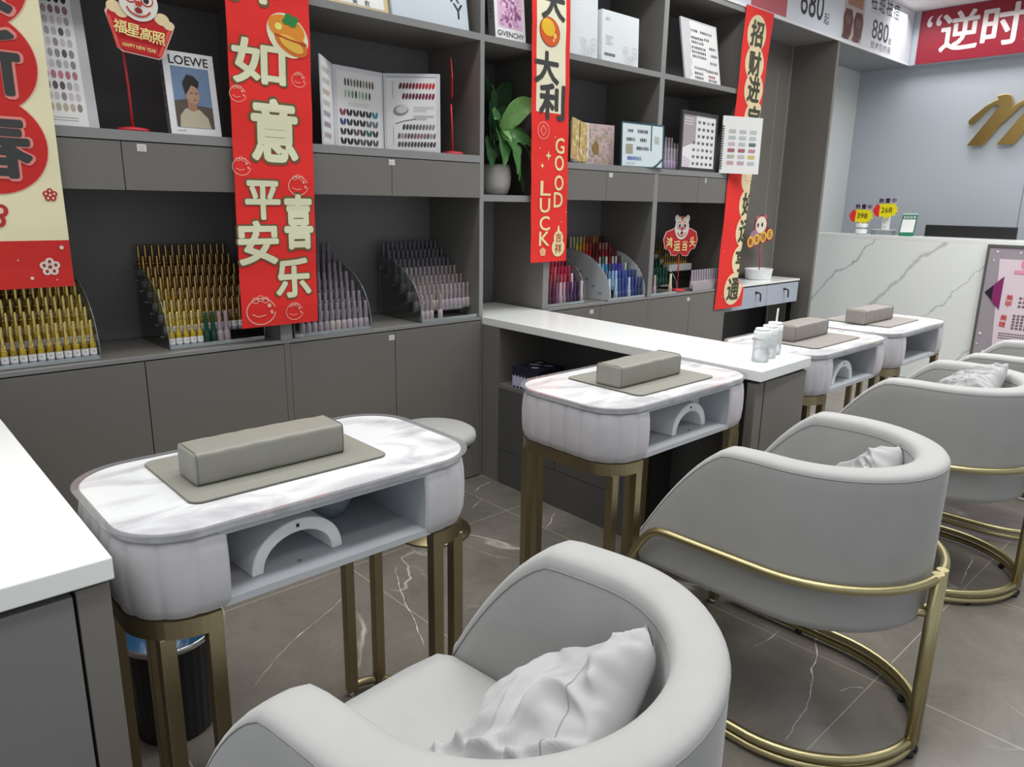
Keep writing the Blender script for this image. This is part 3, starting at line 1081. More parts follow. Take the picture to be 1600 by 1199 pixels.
def mat_and_cushion(mx0, mx1, my0, my1, cx, cy, crz, where, lm):
    t = thing('desk_mat', 'thin grey leather mat lying on the ' + where, 'mat', ((mx0 + mx1) / 2, (my0 + my1) / 2, 0.8001), 0, 'grey mats on the manicure tables')
    a, b = (mx1 - mx0) / 2, (my1 - my0) / 2
    MB().prism(rrect(-a, a, -b, b, 0.022, 5), 0, 0.0035, lm).build('sheet', t, bev=0.001)
    MB().prism(rrect(-a - 0.001, a + 0.001, -b - 0.001, b + 0.001, 0.023, 5), 0.0002, 0.0022, LEAD).build('edge', t)
    t = thing('hand_rest', 'block-shaped grey leather hand rest on the ' + where, 'cushion', (cx, cy, 0.8036), crz, 'hand rests on the manicure tables')
    L, Dp, H = 0.322, 0.095, 0.066
    P = []
    nr = 40
    us = [-1, -0.992, -0.98, -0.968, -0.95] + [-0.9 + 0.06 * i for i in range(31)] + [0.95, 0.968, 0.98, 0.992, 1]
    for u in us:
        end = 1 - 0.22 * max(0, (abs(u) - 0.968) / 0.032) ** 2
        row = []
        for k in range(nr):
            a_ = 2 * PI * k / nr
            e = 0.22
            c, s_ = math.cos(a_), math.sin(a_)
            y = math.copysign(abs(c) ** e, c) * Dp / 2
            z = math.copysign(abs(s_) ** e, s_) * H / 2
            pf = 1.0 + 0.045 * (1 - u * u)
            w = 0.0016 * noise.noise(Vector((u * 5 + cx * 9, y * 30, z * 25)))
            row.append((u * L / 2, (y * pf + w) * end, H / 2 + (z * (1 + 0.05 * (1 - u * u) * (1 if z > 0 else 0)) + w * (1 if z > 0 else 0)) * end))
        P.append(row)
    m = MB().grid(P, lm, cu=True)
    m.add(P[0], [tuple(range(nr))], lm).add(P[-1], [tuple(range(nr))], lm)
    blk = m.build('padded_block', t)
    for u in (-0.963, 0.963):
        sm = MB()
        pts = []
        for k in range(24):
            a_ = 2 * PI * k / 24
            c, s_ = math.cos(a_), math.sin(a_)
            pts.append((u * L / 2, math.copysign(abs(c) ** 0.22, c) * (Dp / 2 + 0.0006), H / 2 + math.copysign(abs(s_) ** 0.22, s_) * (H / 2 + 0.0006)))
        sm.tube(pts, 0.0011, LEAD, 5, closed=True)
        sm.build('seam', blk)


mat_and_cushion(0.413, 0.832, 1.288, 1.572, 0.606, 1.405, 0.0, 'nearest manicure table', LEA)
mat_and_cushion(1.668, 2.062, 1.25, 1.545, 1.838, 1.385, 0.02, 'second manicure table', LEA)
mat_and_cushion(2.80, 3.22, 1.26, 1.545, 3.01, 1.43, 0.02, 'third manicure table', LEAW)
mat_and_cushion(3.60, 4.00, 1.29, 1.59, 3.735, 1.435, -0.02, 'farthest manicure table', LEAW)


def nail_lamp(x, y, rz, label):
    t = thing('nail_lamp', label, 'nail lamp', (x, y, 0.6521), rz, 'white nail lamps in the table shelves')
    a, b, ai, bi, dp = 0.098, 0.088, 0.074, 0.062, 0.17
    n = 28
    P = [(a * math.cos(PI * i / n), b * math.sin(PI * i / n) ** 0.92) for i in range(n + 1)]
    Q = [(ai * math.cos(PI * i / n), bi * math.sin(PI * i / n) ** 0.92) for i in range(n, -1, -1)]
    MB().prism(P + Q, 0, dp, WPL, axis='y').build('arch_shell', t, bev=0.003)
    MB().prism([(ai * 0.98 * math.cos(PI * i / n), bi * 0.98 * math.sin(PI * i / n)) for i in range(n + 1)], dp - 0.012, dp - 0.004, WPL, axis='y').build('back_plate', t)
    b = MB()
    for i in (5, 10, 18, 23):
        an = PI * i / n
        b.lathe([(0.004, -0.001), (0.004, 0.001)], BLK, 8, c=(0, 0, 0))
        for j in range(len(b.v) - 16, len(b.v)):
            v = b.v[j]
            b.v[j] = (v[0] + (ai - 0.002) * math.cos(an), v[1] + 0.06, v[2] + (bi - 0.002) * math.sin(an))
    b.build('diode', t)
    m = MB()
    m.box(-0.003, 0.003, -0.0012, 0, 0.072, 0.079, BLK)
    m.build('sensor_mark', t)


nail_lamp(0.587, 1.235, 0.06, 'white arched nail lamp in the shelf of the nearest table')
nail_lamp(1.912, 1.235, 0.05, 'white arched nail lamp in the shelf of the second table')
nail_lamp(2.97, 1.215, 0.02, 'white arched nail lamp in the shelf of the third table')

t = thing('glass_bowl', 'small frosted glass bowl behind the lamp in the nearest table', 'bowl', (0.735, 1.40, 0.6521))
MB().lathe([(0.025, 0), (0.045, 0.012), (0.06, 0.04), (0.066, 0.065), (0.063, 0.065), (0.057, 0.04), (0.042, 0.014), (0, 0.006)], clear_mat('frosted_glass', tint=(0.8, 0.88, 0.9), refl=0.3, milky=0.35, milk=(200, 215, 222)), 28).build('bowl', t)
t = thing('white_device', 'white upright device standing in the shelf of the second table', 'device', (2.015, 1.34, 0.6521), 0.15)
MB().box(-0.035, 0.035, -0.05, 0.06, 0, 0.10, WPL).build('housing', t, bev=0.005)
b = MB()
for k in range(3):
    b.box(-0.02 + 0.012 * k, -0.014 + 0.012 * k, -0.0512, -0.05, 0.06 - 0.012 * k, 0.066 - 0.012 * k, BLK)
b.build('slots', t)

t = thing('power_cord', 'thin white power cord hanging by the second table legs', 'cord')
MB().tube([(1.60, 1.27, 0.62), (1.598, 1.26, 0.4), (1.60, 1.27, 0.2), (1.595, 1.31, 0.05), (1.56, 1.36, 0.012), (1.50, 1.42, 0.005), (1.46, 1.50, 0.004)], 0.003, WPL, 6).build('cable', t)

# ------------------------------------------------------------------ barrel chairs
CW, CYC, CYF, TW = 0.283, 0.283, 0.640, 0.076
ZB, ZT, ZS = 0.372, 0.765, 0.462


def u_path(off=0.0, yf=CYF, n=14, na=36):
    """plan of the chair back, from the front left tip round the back to the front right tip"""
    w = CW - off
    P = []
    for i in range(n):
        P.append((-w, yf + (CYC - yf) * i / n, -1, 0))
    for i in range(na + 1):
        a = PI + PI * i / na
        P.append((w * math.cos(a), CYC + w * math.sin(a), math.cos(a), math.sin(a)))
    for i in range(n - 1, -1, -1):
        P.append((w, yf + (CYC - yf) * i / n, 1, 0))
    return P


def rim_h(y):
    if y <= 0.40:
        return ZT - 0.004 * math.exp(-((y - 0.40) / 0.06) ** 2)
    s = min(1.0, (y - 0.40) / (CYF - 0.40))
    return ZT - 0.004 - 0.285 * (0.32 * s ** 2.0 + 0.68 * s ** 1.25)


def make_chair(label):
    t = thing('barrel_chair', label, 'chair', (0, 0, 0), 0, 'grey velvet barrel chairs with gold frames')
    prof = [(0.012, ZB - 0.004), (0.003, ZB + 0.004), (0.0, ZB + 0.02), (0.0, None, -0.05), (0.0, None, -0.020), (0.0015, None, -0.012), (0.006, None, -0.005), (0.016, None, -0.001), (0.034, None, 0.001), (0.054, None, 0.0), (0.066, None, -0.004), (0.073, None, -0.012), (0.0755, None, -0.026), (0.0765, None, -0.06), (0.077, ZB + 0.02), (0.068, ZB - 0.004)]
    path = u_path()
    P = []

    def section(x, y, nx, ny, h, shrink=0.0, fy=0.0):
        row = []
        for q in prof:
            z = q[1] if q[1] is not None else max(h + q[2], ZB + 0.02 + q[2] * 0.2)
            d = 0.04 + (q[0] - 0.04) * (1 - shrink)
            zm = (h + ZB) / 2
            z = zm + (z - zm) * (1 - shrink * 0.3)
            row.append((x - nx * d, y - ny * d + fy, z))
        return row
    first, last = path[0], path[-1]
    P.append(section(*first[:2], -1, 0, rim_h(CYF) - 0.012, 0.75, 0.018))
    P.append(section(*first[:2], -1, 0, rim_h(CYF) - 0.006, 0.35, 0.013))
    for x, y, nx, ny in path:
        P.append(section(x, y, nx, ny, rim_h(y)))
    P.append(section(*last[:2], 1, 0, rim_h(CYF) - 0.006, 0.35, 0.013))
    P.append(section(*last[:2], 1, 0, rim_h(CYF) - 0.012, 0.75, 0.018))
    s = MB().grid(P, VEL, cu=True)
    s.add(P[0], [tuple(range(len(prof)))], VEL).add(P[-1], [tuple(range(len(prof)))], VEL)
    shell = s.build('shell', t)
    sm = MB()
    SEAM = mat('velvet_seam', (138, 136, 136), 0.8)
    for d, dz in ((0.001, -0.0165), (0.0755, -0.030)):
        sm = MB()
        sm.tube([(x - nx * d, y - ny * d, rim_h(y) + dz) for x, y, nx, ny in path], 0.0016, SEAM, 5)
        sm.build('seam', shell)
    # seat cushion
    w = CW - TW - 0.001
    pl = [(w * math.cos(PI + PI * i / 24), CYC + w * math.sin(PI + PI * i / 24)) for i in range(25)]
    pl += [(w, 0.45), (w, CYF), (w - 0.015, CYF + 0.03), (w * 0.6, CYF + 0.04), (0, CYF + 0.044), (-w * 0.6, CYF + 0.04), (-w + 0.015, CYF + 0.03), (-w, CYF), (-w, 0.45)]
    P = []
    cx, cy = 0, 0.34
    for k, z in ((0.0, ZB + 0.004), (0.97, ZB + 0.004), (1.0, ZB + 0.016), (1.0, ZS - 0.028), (0.985, ZS - 0.010), (0.955, ZS - 0.001), (0.85, ZS + 0.006), (0.5, ZS + 0.013), (0.0, ZS + 0.015)):
        P.append([(cx + (x - cx) * k, cy + (y - cy) * k, z) for x, y in pl])
    MB().grid(P, VEL, cu=True).build('seat', t)
    MB().prism([(x * 0.9, cy + (y - cy) * 0.9) for x, y in pl], ZB - 0.006, ZB + 0.003, BLK).build('underside', t)
    # gold frame: two halves, each rail + rear post; a double floor ring
    zr, rad, off = 0.495, 0.0115, -0.014
    for sx in (-1, 1):
        wr_ = CW - off
        pts = [(sx * 0.016, -0.024, zr)]
        for i in range(1, 19):
            a = -PI / 2 + PI / 2 * i / 18
            pts.append((sx * wr_ * math.cos(a), CYC + (wr_ + 0.01) * math.sin(a), zr))
        pts += [(sx * (wr_ + 0.004), 0.40, zr), (sx * (wr_ + 0.008), 0.53, zr)]
        for y_, z_ in ((0.556, zr - 0.001), (0.574, zr - 0.006), (0.590, zr - 0.016), (0.605, zr - 0.032), (0.622, zr - 0.056), (0.640, zr - 0.088), (0.651, zr - 0.115), (0.656, zr - 0.145)):
            pts.append((sx * (wr_ + 0.010), y_, z_))
        pts += [(sx * (wr_ + 0.010), 0.657, 0.25), (sx * (wr_ + 0.010), 0.657, 0.035)]
        MB().tube(pts, rad, GOLD, 12).build('rail', t)
        MB().tube([(sx * 0.0155, -0.026, zr + 0.012), (sx * 0.0155, -0.026, 0.03)], 0.0135, GOLD, 14).build('rear_post', t)
        MB().tube([(sx * 0.0155, -0.026, 0.40), (sx * 0.03, 0.12, 0.372)], 0.009, GOLD, 10).build('seat_bracket', t)
        MB().lathe([(0.009, 0), (0.014, 0.004), (0.014, 0.012), (0.008, 0.02)], BLK, 12, c=(sx * 0.0155, -0.026, 0)).build('foot', t)
        for fx, fy in ((sx * 0.20, 0.065), (sx * (wr_ + 0.008), 0.42)):
            MB().lathe([(0.007, 0), (0.011, 0.003), (0.011, 0.012)], BLK, 10, c=(fx, fy, 0)).build('foot', t)
    wr_ = CW + 0.022
    for z, w_, r_ in ((0.046, wr_, 0.0115), (0.0185, wr_, 0.0105)):
        pts = []
        for i in range(33):
            a = -PI + PI * i / 32
            pts.append((w_ * math.cos(a), CYC + (w_ + 0.002) * math.sin(a), z))
        pts = [(-w_, 0.657, z), (-w_, 0.40, z)] + pts[1:-1] + [(w_, 0.283, z), (w_, 0.40, z), (w_, 0.657, z)]
        MB().tube(pts, r_, GOLD, 12).build('floor_ring', t)
    return t


CH = [(0.645, 0.368, 0.110, 'grey velvet barrel chair nearest the camera, at the nearest table'),
      (1.826, 0.487, 0.0, 'grey velvet barrel chair in the middle, facing the second table'),
      (2.953, 0.532, 0.0, 'third grey velvet barrel chair from the camera, facing the third table'),
      (3.735, 0.49, 0.02, 'farthest grey velvet barrel chair, cut by the right edge of the photo')]
c0 = make_chair(CH[0][3])
c0.location, c0.rotation_euler = (CH[0][0], CH[0][1], 0), (0, 0, CH[0][2])
for x, y, r, l in CH[1:]:
    dup(c0, (x, y, 0), r, l)
c0.scale = (1.11, 1.0, 1.0)


def chair_pillow(chair, corners, th0, seed, label):
    """crumpled pillow slumped in a chair; corners (right back, right front, left front, left back) in the chair's own frame"""
    x, y, rz, _ = CH[chair]
    t = thing('pillow', label, 'pillow', (x, y, 0), rz, 'crumpled velvet pillows in the chairs')
    A, B, C, D = [Vector(c) for c in corners]
    nu, nv = 84, 64
    Mx = []
    for side_ in (1, -1):
        P = []
        for i in range(nu + 1):
            u = -1 + 2 * i / nu
            row = []
            for j in range(nv + 1):
                v = -1 + 2 * j / nv
                uu = u * (1 - 0.09 * (1 - v * v) * abs(u) ** 3)
                vv = v * (1 - 0.13 * (1 - u * u) * abs(v) ** 3)
                s_, r_ = (uu + 1) / 2, (vv + 1) / 2
                p = (D.lerp(C, r_)).lerp(A.lerp(B, r_), s_)
                du = (A.lerp(B, r_) - D.lerp(C, r_))
                dv = (C.lerp(B, s_) - D.lerp(A, s_))
                n = du.cross(dv).normalized()
                if n.z < 0:
                    n = -n
                eu, ev = max(0.0, 1 - abs(u) ** 2.8), max(0.0, 1 - abs(v) ** 2.8)
                th = th0 * eu ** 0.5 * ev ** 0.5
                d = noise.noise(Vector((u * 1.1 + seed, v * 1.1, seed))) * 1.3
                f1 = 1 - math.sqrt(noise.noise(Vector((u * 1.3 + v * 1.2 + d + seed, (v - u) * 0.5, seed * 1.7))) ** 2 + 0.012) * 2.2
                f2 = 1 - math.sqrt(noise.noise(Vector((u * 2.6 - v * 1.4 + d, (v + u) * 0.7 + seed, seed * 3.1))) ** 2 + 0.012) * 2.2
                f3 = noise.noise(Vector((u * 9 + d, v * 4 + d, seed)))
                e = min(1.0, eu * 2.2) * min(1.0, ev * 2.2)
                w = (max(0, f1) ** 2 * 0.036 + max(0, f2) ** 2 * 0.020 + f3 * 0.003 - 0.014) * e
                gath = 0.004 * math.sin(u * 34 + d * 3) * min(1, abs(v) ** 3) * min(1.0, eu * 4) * min(1.0, ev * 4)
                q = p + n * (side_ * th + (w + gath if side_ > 0 else 0))
                q.z += 0.012 * noise.noise(Vector((u * 2.2 + seed, v * 2.2, 7.7)))
                # stay inside the chair
                lim = CW - TW - (0.005 if side_ > 0 else 0.001)
                if q.z < ZT:
                    if q.y < CYC:
                        rr_ = math.hypot(q.x, q.y - CYC)
                        if rr_ > lim:
                            q.x *= lim / rr_
                            q.y = CYC + (q.y - CYC) * lim / rr_
                    else:
                        q.x = max(-lim, min(lim, q.x))
                q.z = max(q.z, ZS + 0.0155)
                row.append(q)
            P.append(row)
        Mx.append(P)
    cov = MB().grid(Mx[0], PIL).grid(Mx[1], PIL).build('cover', t)
    row = [Vector(Mx[0][i][int(nv * 0.22)]) for i in range(4, nu - 3)]
    MB().tube(row, 0.0012, mat('pillow_seam', (140, 138, 138), 0.8), 5).build('seam', cov)
    return t


chair_pillow(0, ((0.20, 0.155, 0.755), (0.21, 0.345, 0.56), (-0.13, 0.41, 0.50), (-0.13, 0.09, 0.60)), 0.058, 2.3, 'crumpled light grey pillow in the chair nearest the camera')
chair_pillow(1, ((0.18, 0.145, 0.745), (0.20, 0.33, 0.56), (-0.13, 0.40, 0.50), (-0.13, 0.09, 0.60)), 0.058, 5.1, 'crumpled grey pillow low inside the middle chair')
chair_pillow(2, ((0.15, 0.15, 0.805), (0.20, 0.36, 0.60), (-0.10, 0.42, 0.55), (-0.06, 0.13, 0.72)), 0.062, 9.4, 'bulky light pillow rising above the rim of the third chair')

# ------------------------------------------------------------------ stool and bin
t = thing('round_stool', 'round pale technician stool behind the nearest manicure table', 'stool', (1.685, 2.285, 0))
MB().lathe([(0.0, 0.395), (0.155, 0.395), (0.172, 0.403), (0.178, 0.42), (0.174, 0.438), (0.155, 0.449), (0.08, 0.455), (0, 0.456)], VEL, 40).build('seat', t)
MB().lathe([(0.16, 0.385), (0.16, 0.395), (0.14, 0.395)], BRZ, 40).build('seat_ring', t)
MB().lathe([(0.024, 0.02), (0.024, 0.39)], BRZ, 20).build('column', t)
MB().lathe([(0.0, 0.0), (0.155, 0.0), (0.158, 0.004), (0.155, 0.010), (0.05, 0.022), (0.03, 0.05)], BRZ, 40).build('base_plate', t)

t = thing('waste_bin', 'black ribbed waste bin with a blue bag under the nearest table', 'bin', (0.49, 1.80, 0))
n = 60
P = []
for z, r in ((0.0, 0.092), (0.012, 0.095), (0.25, 0.104), (0.262, 0.106)):
    P.append([((r + (0.0012 if k % 2 else 0)) * math.cos(2 * PI * k / n), (r + (0.0012 if k % 2 else 0)) * math.sin(2 * PI * k / n), z) for k in range(n)])
b = MB().grid(P, mat('bin_black', (44, 42, 46), 0.45), smooth=False, cu=True)
b.add(P[0], [tuple(range(n))], BLK)
b.build('body', t)
MB().lathe([(0.106, 0.255), (0.109, 0.258), (0.109, 0.27), (0.105, 0.272), (0.102, 0.262)], CHR, 40, caps=False).build('rim', t)
P = []
for i, (r, z) in enumerate(((0.1015, 0.268), (0.10, 0.25), (0.09, 0.22), (0.06, 0.19), (0.0, 0.18))):
    P.append([((r + 0.008 * noise.noise(Vector((math.cos(2 * PI * k / 36) * 3, math.sin(2 * PI * k / 36) * 3, i)))) * math.cos(2 * PI * k / 36), (r) * math.sin(2 * PI * k / 36), z + 0.014 * noise.noise(Vector((math.cos(2 * PI * k / 36) * 4, math.sin(2 * PI * k / 36) * 4, i * 2.0))) * (i > 0)) for k in range(36)])
MB().grid(P, mat('blue_bag', (52, 92, 128), 0.25), cu=True).build('bag', t)

# ------------------------------------------------------------------ pump bottles on the peninsula
def pump(x, y, rz, label, tall):
    t = thing('pump_bottle', label, 'bottle', (x, y, DZ + 0.0002), rz, 'clear pump bottles on the peninsula end')
    MB().lathe([(0.0, 0.0), (0.026, 0.0), (0.029, 0.004), (0.029, 0.08), (0.027, 0.087), (0.020, 0.090)], PETM, 24).build('bottle', t)
    MB().lathe([(0.0, 0.003), (0.0265, 0.003), (0.0265, 0.045), (0.0, 0.045)], clear_mat('clear_liquid', tint=(0.985, 0.99, 0.995), refl=0.05), 20).build('liquid', t)
    MB().lathe([(0.0275, 0.086), (0.029, 0.089), (0.029, 0.108), (0.026, 0.111), (0.0, 0.112)], WPL, 24).build('cap', t)
    m = MB().lathe([(0.024, 0.112), (0.026, 0.115), (0.024, 0.119), (0.0, 0.116)], WPL, 20)
    m.build('dish', t)
    b = MB()
    T = PL((0, -0.0292, 0), (1, 0, 0), (0, 0, 1))
    b.rect(T, -0.008, 0.008, 0.02, 0.021, 0.0006, pc((150, 110, 170))); b.rect(T, -0.008, -0.007, 0.02, 0.038, 0.0006, pc((150, 110, 170))); b.rect(T, 0.007, 0.008, 0.02, 0.038, 0.0006, pc((150, 110, 170))); b.rect(T, -0.004, 0.004, 0.026, 0.031, 0.0006, pc((150, 110, 170)))
    b.build('mark', t)
    if tall:
        # open flip lid
        m = MB()
        P = []
        for i in range(9):
            s_ = i / 8
            w_ = 0.013 * math.sin(PI * min(1, s_ * 0.9 + 0.1)) + 0.002
            P.append([(-w_ + 0.012 + 0.012 * s_, 0.0, 0.112 + 0.055 * s_), (0.012 + 0.014 * s_, -0.006, 0.113 + 0.056 * s_), (w_ + 0.012 + 0.012 * s_, 0.0, 0.112 + 0.055 * s_)])
        m.grid(P, WPL)
        m.build('flip_lid', t)


pump(2.378, 1.268, 0.2, 'clear pump bottle in front of the other two', False)
pump(2.462, 1.285, 0.6, 'middle clear pump bottle of the three on the peninsula', False)
pump(2.545, 1.31, 0.4, 'clear pump bottle with its white lid flipped open', True)

t = thing('clear_jar', 'clear acrylic jar at the left edge on the near counter', 'jar', (0.008, 1.268, DZ + 0.0002))
MB().lathe([(0.0, 0.0), (0.036, 0.0), (0.038, 0.003), (0.038, 0.085), (0.035, 0.088), (0.0, 0.088)], clear_mat('clear_jar', milky=0.2), 8, smooth=False).build('jar', t)

# ------------------------------------------------------------------ box and lid in the peninsula niche
t = thing('gift_box', 'lavender box with dark scalloped lid edge in the counter niche', 'box', (2.345, 2.36, 0.5002), 0.0)
LAV = pc((196, 196, 222))
NAV = pc((36, 34, 52))
MB().box(-0.075, 0.10, -0.085, 0.085, 0, 0.10, LAV).build('body', t, bev=0.002)
T = PL((-0.0752, 0, 0), (0, -1, 0), (0, 0, 1))
b = MB()
P = [(-0.0852, 0.1)]
for i in range(8):
    u = -0.0852 + 0.1704 * i / 8
    P += [(u, 0.066), (u + 0.004, 0.058), (u + 0.0107, 0.054), (u + 0.017, 0.058)]
P += [(0.0852, 0.066), (0.0852, 0.1)]
b.flat(T, P, 0.0006, NAV)
T2 = PL((0, -0.0852, 0), (1, 0, 0), (0, 0, 1))
b.flat(T2, [(u * 1.03 + 0.0125, v) for u, v in P], 0.0006, NAV)
for i in range(7):
    for TT in (T, T2):
        b.ell(TT, -0.07 + 0.024 * i, 0.004, 0.009, 0.006, 0.0006, NAV, n=10)
b.build('scalloped_edge', t)
b = MB().box(-0.077, 0.102, -0.087, 0.087, 0.0965, 0.102, NAV)
b.build('lid', t, bev=0.001)
b = MB()
T3 = PL((0, 0, 0.1022), (0, -1, 0), (1, 0, 0))
for u, v, a_, c_ in ((-0.03, 0.02, 0.03, 0.012), (0.03, 0.05, 0.025, 0.01), (0.02, -0.03, 0.02, 0.014), (-0.05, 0.07, 0.02, 0.012)):
    b.ell(T3, u, v, a_, c_, 0.0004, LAV, rot=0.5)
b.build('lid_pattern', t)
t = thing('acrylic_tray', 'clear acrylic tray box behind the lavender gift box', 'tray', (2.37, 2.06, 0.5002))
m = MB().box(-0.07, 0.09, -0.14, 0.14, 0, 0.003, ACR)
for x0, x1, y0, y1 in ((-0.07, -0.067, -0.14, 0.14), (0.087, 0.09, -0.14, 0.14), (-0.067, 0.087, -0.14, -0.137), (-0.067, 0.087, 0.137, 0.14)):
    m.box(x0, x1, y0, y1, 0.003, 0.085, clear_mat('acrylic_wall', milky=0.06))
m.build('tray', t)
# ------------------------------------------------------------------ acrylic racks and polish bottles
_BM = {}
AMB = mat('amber_glass', (84, 66, 22), 0.12, spec=0.6)
GCAP = mat('gold_cap', (150, 118, 66), 0.28, metal=0.85)


def bottle_meshes(kind, c, cc):
    k = (kind, tuple(c), tuple(cc))
    if k in _BM:
        return _BM[k]
    out = []
    n = 12
    if kind == 'gold':
        out.append(('glass', MB().lathe([(0, 0.001), (0.0105, 0.001), (0.0112, 0.004), (0.0112, 0.050), (0.0098, 0.055), (0.0070, 0.058), (0.0070, 0.060)], pc(c, 0.14, 0.6, 0.55), n).mesh('glass')))
        lb = MB().lathe([(0.0114, 0.004), (0.0114, 0.016)], pc((168, 172, 182)), n, caps=False)
        lb.lathe([(0.01141, 0.016), (0.01141, 0.037)], WPA, n, caps=False)
        T = PL((0, -0.0117, 0), (1, 0, 0), (0, 0, 1))
        lb.rect(T, -0.003, 0.003, 0.025, 0.029, 0, GPA)
        out.append(('label', lb.mesh('label')))
        out.append(('cap', MB().lathe([(0.0088, 0.0575), (0.0090, 0.063), (0.0066, 0.066), (0.0060, 0.10), (0.0056, 0.128), (0.0046, 0.131), (0, 0.131)], pc(cc, 0.2, 0.6, 0.95), n).mesh('cap')))
    else:
        out.append(('glass', MB().lathe([(0, 0.001), (0.0115, 0.001), (0.0125, 0.004), (0.0125, 0.036), (0.0112, 0.045), (0.0075, 0.051), (0.0070, 0.052)], pc(c, 0.2, 0.55), n).mesh('glass')))
        out.append(('cap', MB().lathe([(0.0092, 0.0505), (0.0090, 0.056), (0.0078, 0.085), (0.0068, 0.117), (0.0058, 0.1195), (0, 0.120)], pc(cc, 0.45, 0.4), n).mesh('cap')))
    _BM[k] = out
    return out


_PROTO = {}


def bottle(x, y, z, kind, c, cc, label, group):
    k = (kind, tuple(c), tuple(cc), 'mauve' in label)
    if k not in _PROTO:
        t = thing({'gold': 'gold_capped_bottle'}.get(kind) or ('mauve_bottle' if 'mauve' in label else 'coloured_bottle'), label, 'bottle', (x, y, z), random.uniform(-0.5, 0.5) * 0.3, group)
        for nm, me in bottle_meshes(kind, c, cc):
            o = bpy.data.objects.new(nm, me)
            COL.objects.link(o)
            o.parent = t
        _PROTO[k] = t
        return t
    return dup(_PROTO[k], (x, y, z), random.uniform(-0.5, 0.5) * 0.3, label, group)


def rack(x0, x1, yf, yb, label, tiers=7, rise=0.037, H=0.275, side_m=None, z0=DZ, holes=False):
    t = thing('bottle_rack', label, 'rack', (0, 0, 0), 0, 'stepped acrylic bottle racks')
    D = yb - yf
    out = [(yf, z0 + 0.0005), (yb, z0 + 0.0005), (yb, z0 + H)]
    for i in range(1, 15):
        a = PI / 2 * (1 - i / 14)
        out.append((yf + D * 0.96 * (1 - math.cos(a)), z0 + 0.03 + (H - 0.03) * math.sin(a)))
    sm = side_m or ACR
    for xx in (x0, x1 - 0.003):
        MB().prism(out, xx, xx + 0.003, sm, axis='x').build('side_panel', t)
    em = clear_mat('acrylic_edge', tint=(0.8, 0.86, 0.86), refl=0.4, milky=0.35, milk=(225, 232, 235))
    for xx in (x0, x1 - 0.003):
        e = MB().tube([(xx + 0.0015, p[0], p[1]) for p in out[2:] + out[:1]], 0.0012, em, 5)
        e.build('polished_edge', t)
    dy = (D - 0.035) / (tiers - 1)
    for k in range(tiers):
        y, z = yf + 0.004 + dy * k, z0 + 0.003 + rise * k
        m = MB().box(x0 + 0.003, x1 - 0.003, y, y + dy + 0.004, z - 0.002, z, ACR)
        m.box(x0 + 0.003, x1 - 0.003, y - 0.0015, y, z - 0.002, z + 0.012, em if k == 0 else ACR)
        m.build('tier', t)
        for xx, s_ in ((x0, -1), (x1, 1)):
            for q in (0.008, 0.022):
                sd = MB().prism([(y + q + 0.003 * math.cos(PI * j / 4), z - 0.001 + 0.003 * math.sin(PI * j / 4)) for j in range(8)], xx, xx + s_ * 0.004, CHR if not holes else BLK, axis='x')
                sd.build('stud', t)
    return [(yf + 0.004 + dy * k + 0.0145, z0 + 0.0032 + rise * k) for k in range(tiers)]


RN = ['front', 'second', 'third', 'fourth', 'fifth', 'sixth', 'seventh']


def fill(tiers, x0, x1, n, spec, desc, rackname, group, frm='left', skip=None):
    """spec(tier, i) -> (kind, body colour, cap colour, description) or None"""
    for k, (y, z) in enumerate(tiers):
        c = 0
        idx = range(n) if frm == 'left' else range(n - 1, -1, -1)
        for i in idx:
            s_ = spec(k, i)
            if s_ is None:
                continue
            x = x0 + 0.0165 + (x1 - x0 - 0.033) * i / (n - 1)
            c += 1
            bottle(x, y, z, s_[0], s_[1], s_[2], '%s, %s from the %s, %s row of the %s' % (s_[3] if len(s_) > 3 else desc, ORD[c - 1], frm, RN[k], rackname), group)


rg = random.Random(11)
AM = [(166, 136, 44), (140, 112, 42), (124, 94, 46), (196, 168, 54)]
GC = [(220, 196, 120), (204, 172, 104), (190, 154, 98)]

T1 = rack(0.262, 0.618, 2.692, 3.035, 'leftmost clear rack of gold-capped bottles, under the cream banner')
fill(T1, 0.262, 0.618, 14, lambda k, i: ('gold', AM[(i // 3 + k) % 4 if k > 2 else 3 if i % 2 else 0], GC[0 if k < 3 else (i + k) % 3]) if i >= 2 - k and k < 6 else None,
     'gold-capped bottle', 'leftmost rack', 'gold-capped bottles in the leftmost rack', 'right')

T2 = rack(0.843, 1.200, 2.708, 3.035, 'second clear rack from the left, gold-capped bottles half behind the red banner')


def s2(k, i):
    if k == 0:
        if i < 5:
            return ('gold', AM[3], GC[0], 'gold-capped white-labelled bottle')
        if i < 7:
            return ('slim', (24, 66, 48), (22, 74, 54), 'dark green bottle')
        if i < 9:
            return ('slim', (176, 160, 166), (170, 152, 160), 'pale mauve bottle')
        return None
    w = min(3, int((i * 0.22 + k * 0.45)))
    return ('gold', AM[(3, 0, 1, 2)[w]], GC[min(2, w)])


fill(T2, 0.843, 1.200, 14, s2, 'gold-capped bottle', 'second rack', 'bottles in the second rack from the left')

T3 = rack(1.300, 1.652, 2.664, 3.0, 'third clear rack from the left, mauve bottles beside the red banner')
MV = [(178, 166, 172), (170, 160, 170), (160, 150, 162), (184, 176, 172)]
MC = [(148, 136, 146), (140, 130, 142), (132, 122, 134), (154, 146, 146)]
fill(T3, 1.300, 1.652, 13, lambda k, i: ('slim', MV[(i // 2 + k) % 4], MC[(i // 2 + k) % 3 if k else 1]) if (k == 0 and i >= 1) or i >= 5 - k // 2 else None,
     'mauve-grey bottle', 'third rack', 'mauve bottles in the third rack', 'right')

T4 = rack(1.912, 2.250, 2.664, 3.005, 'fourth clear rack from the left, mauve bottles by the corner divider')


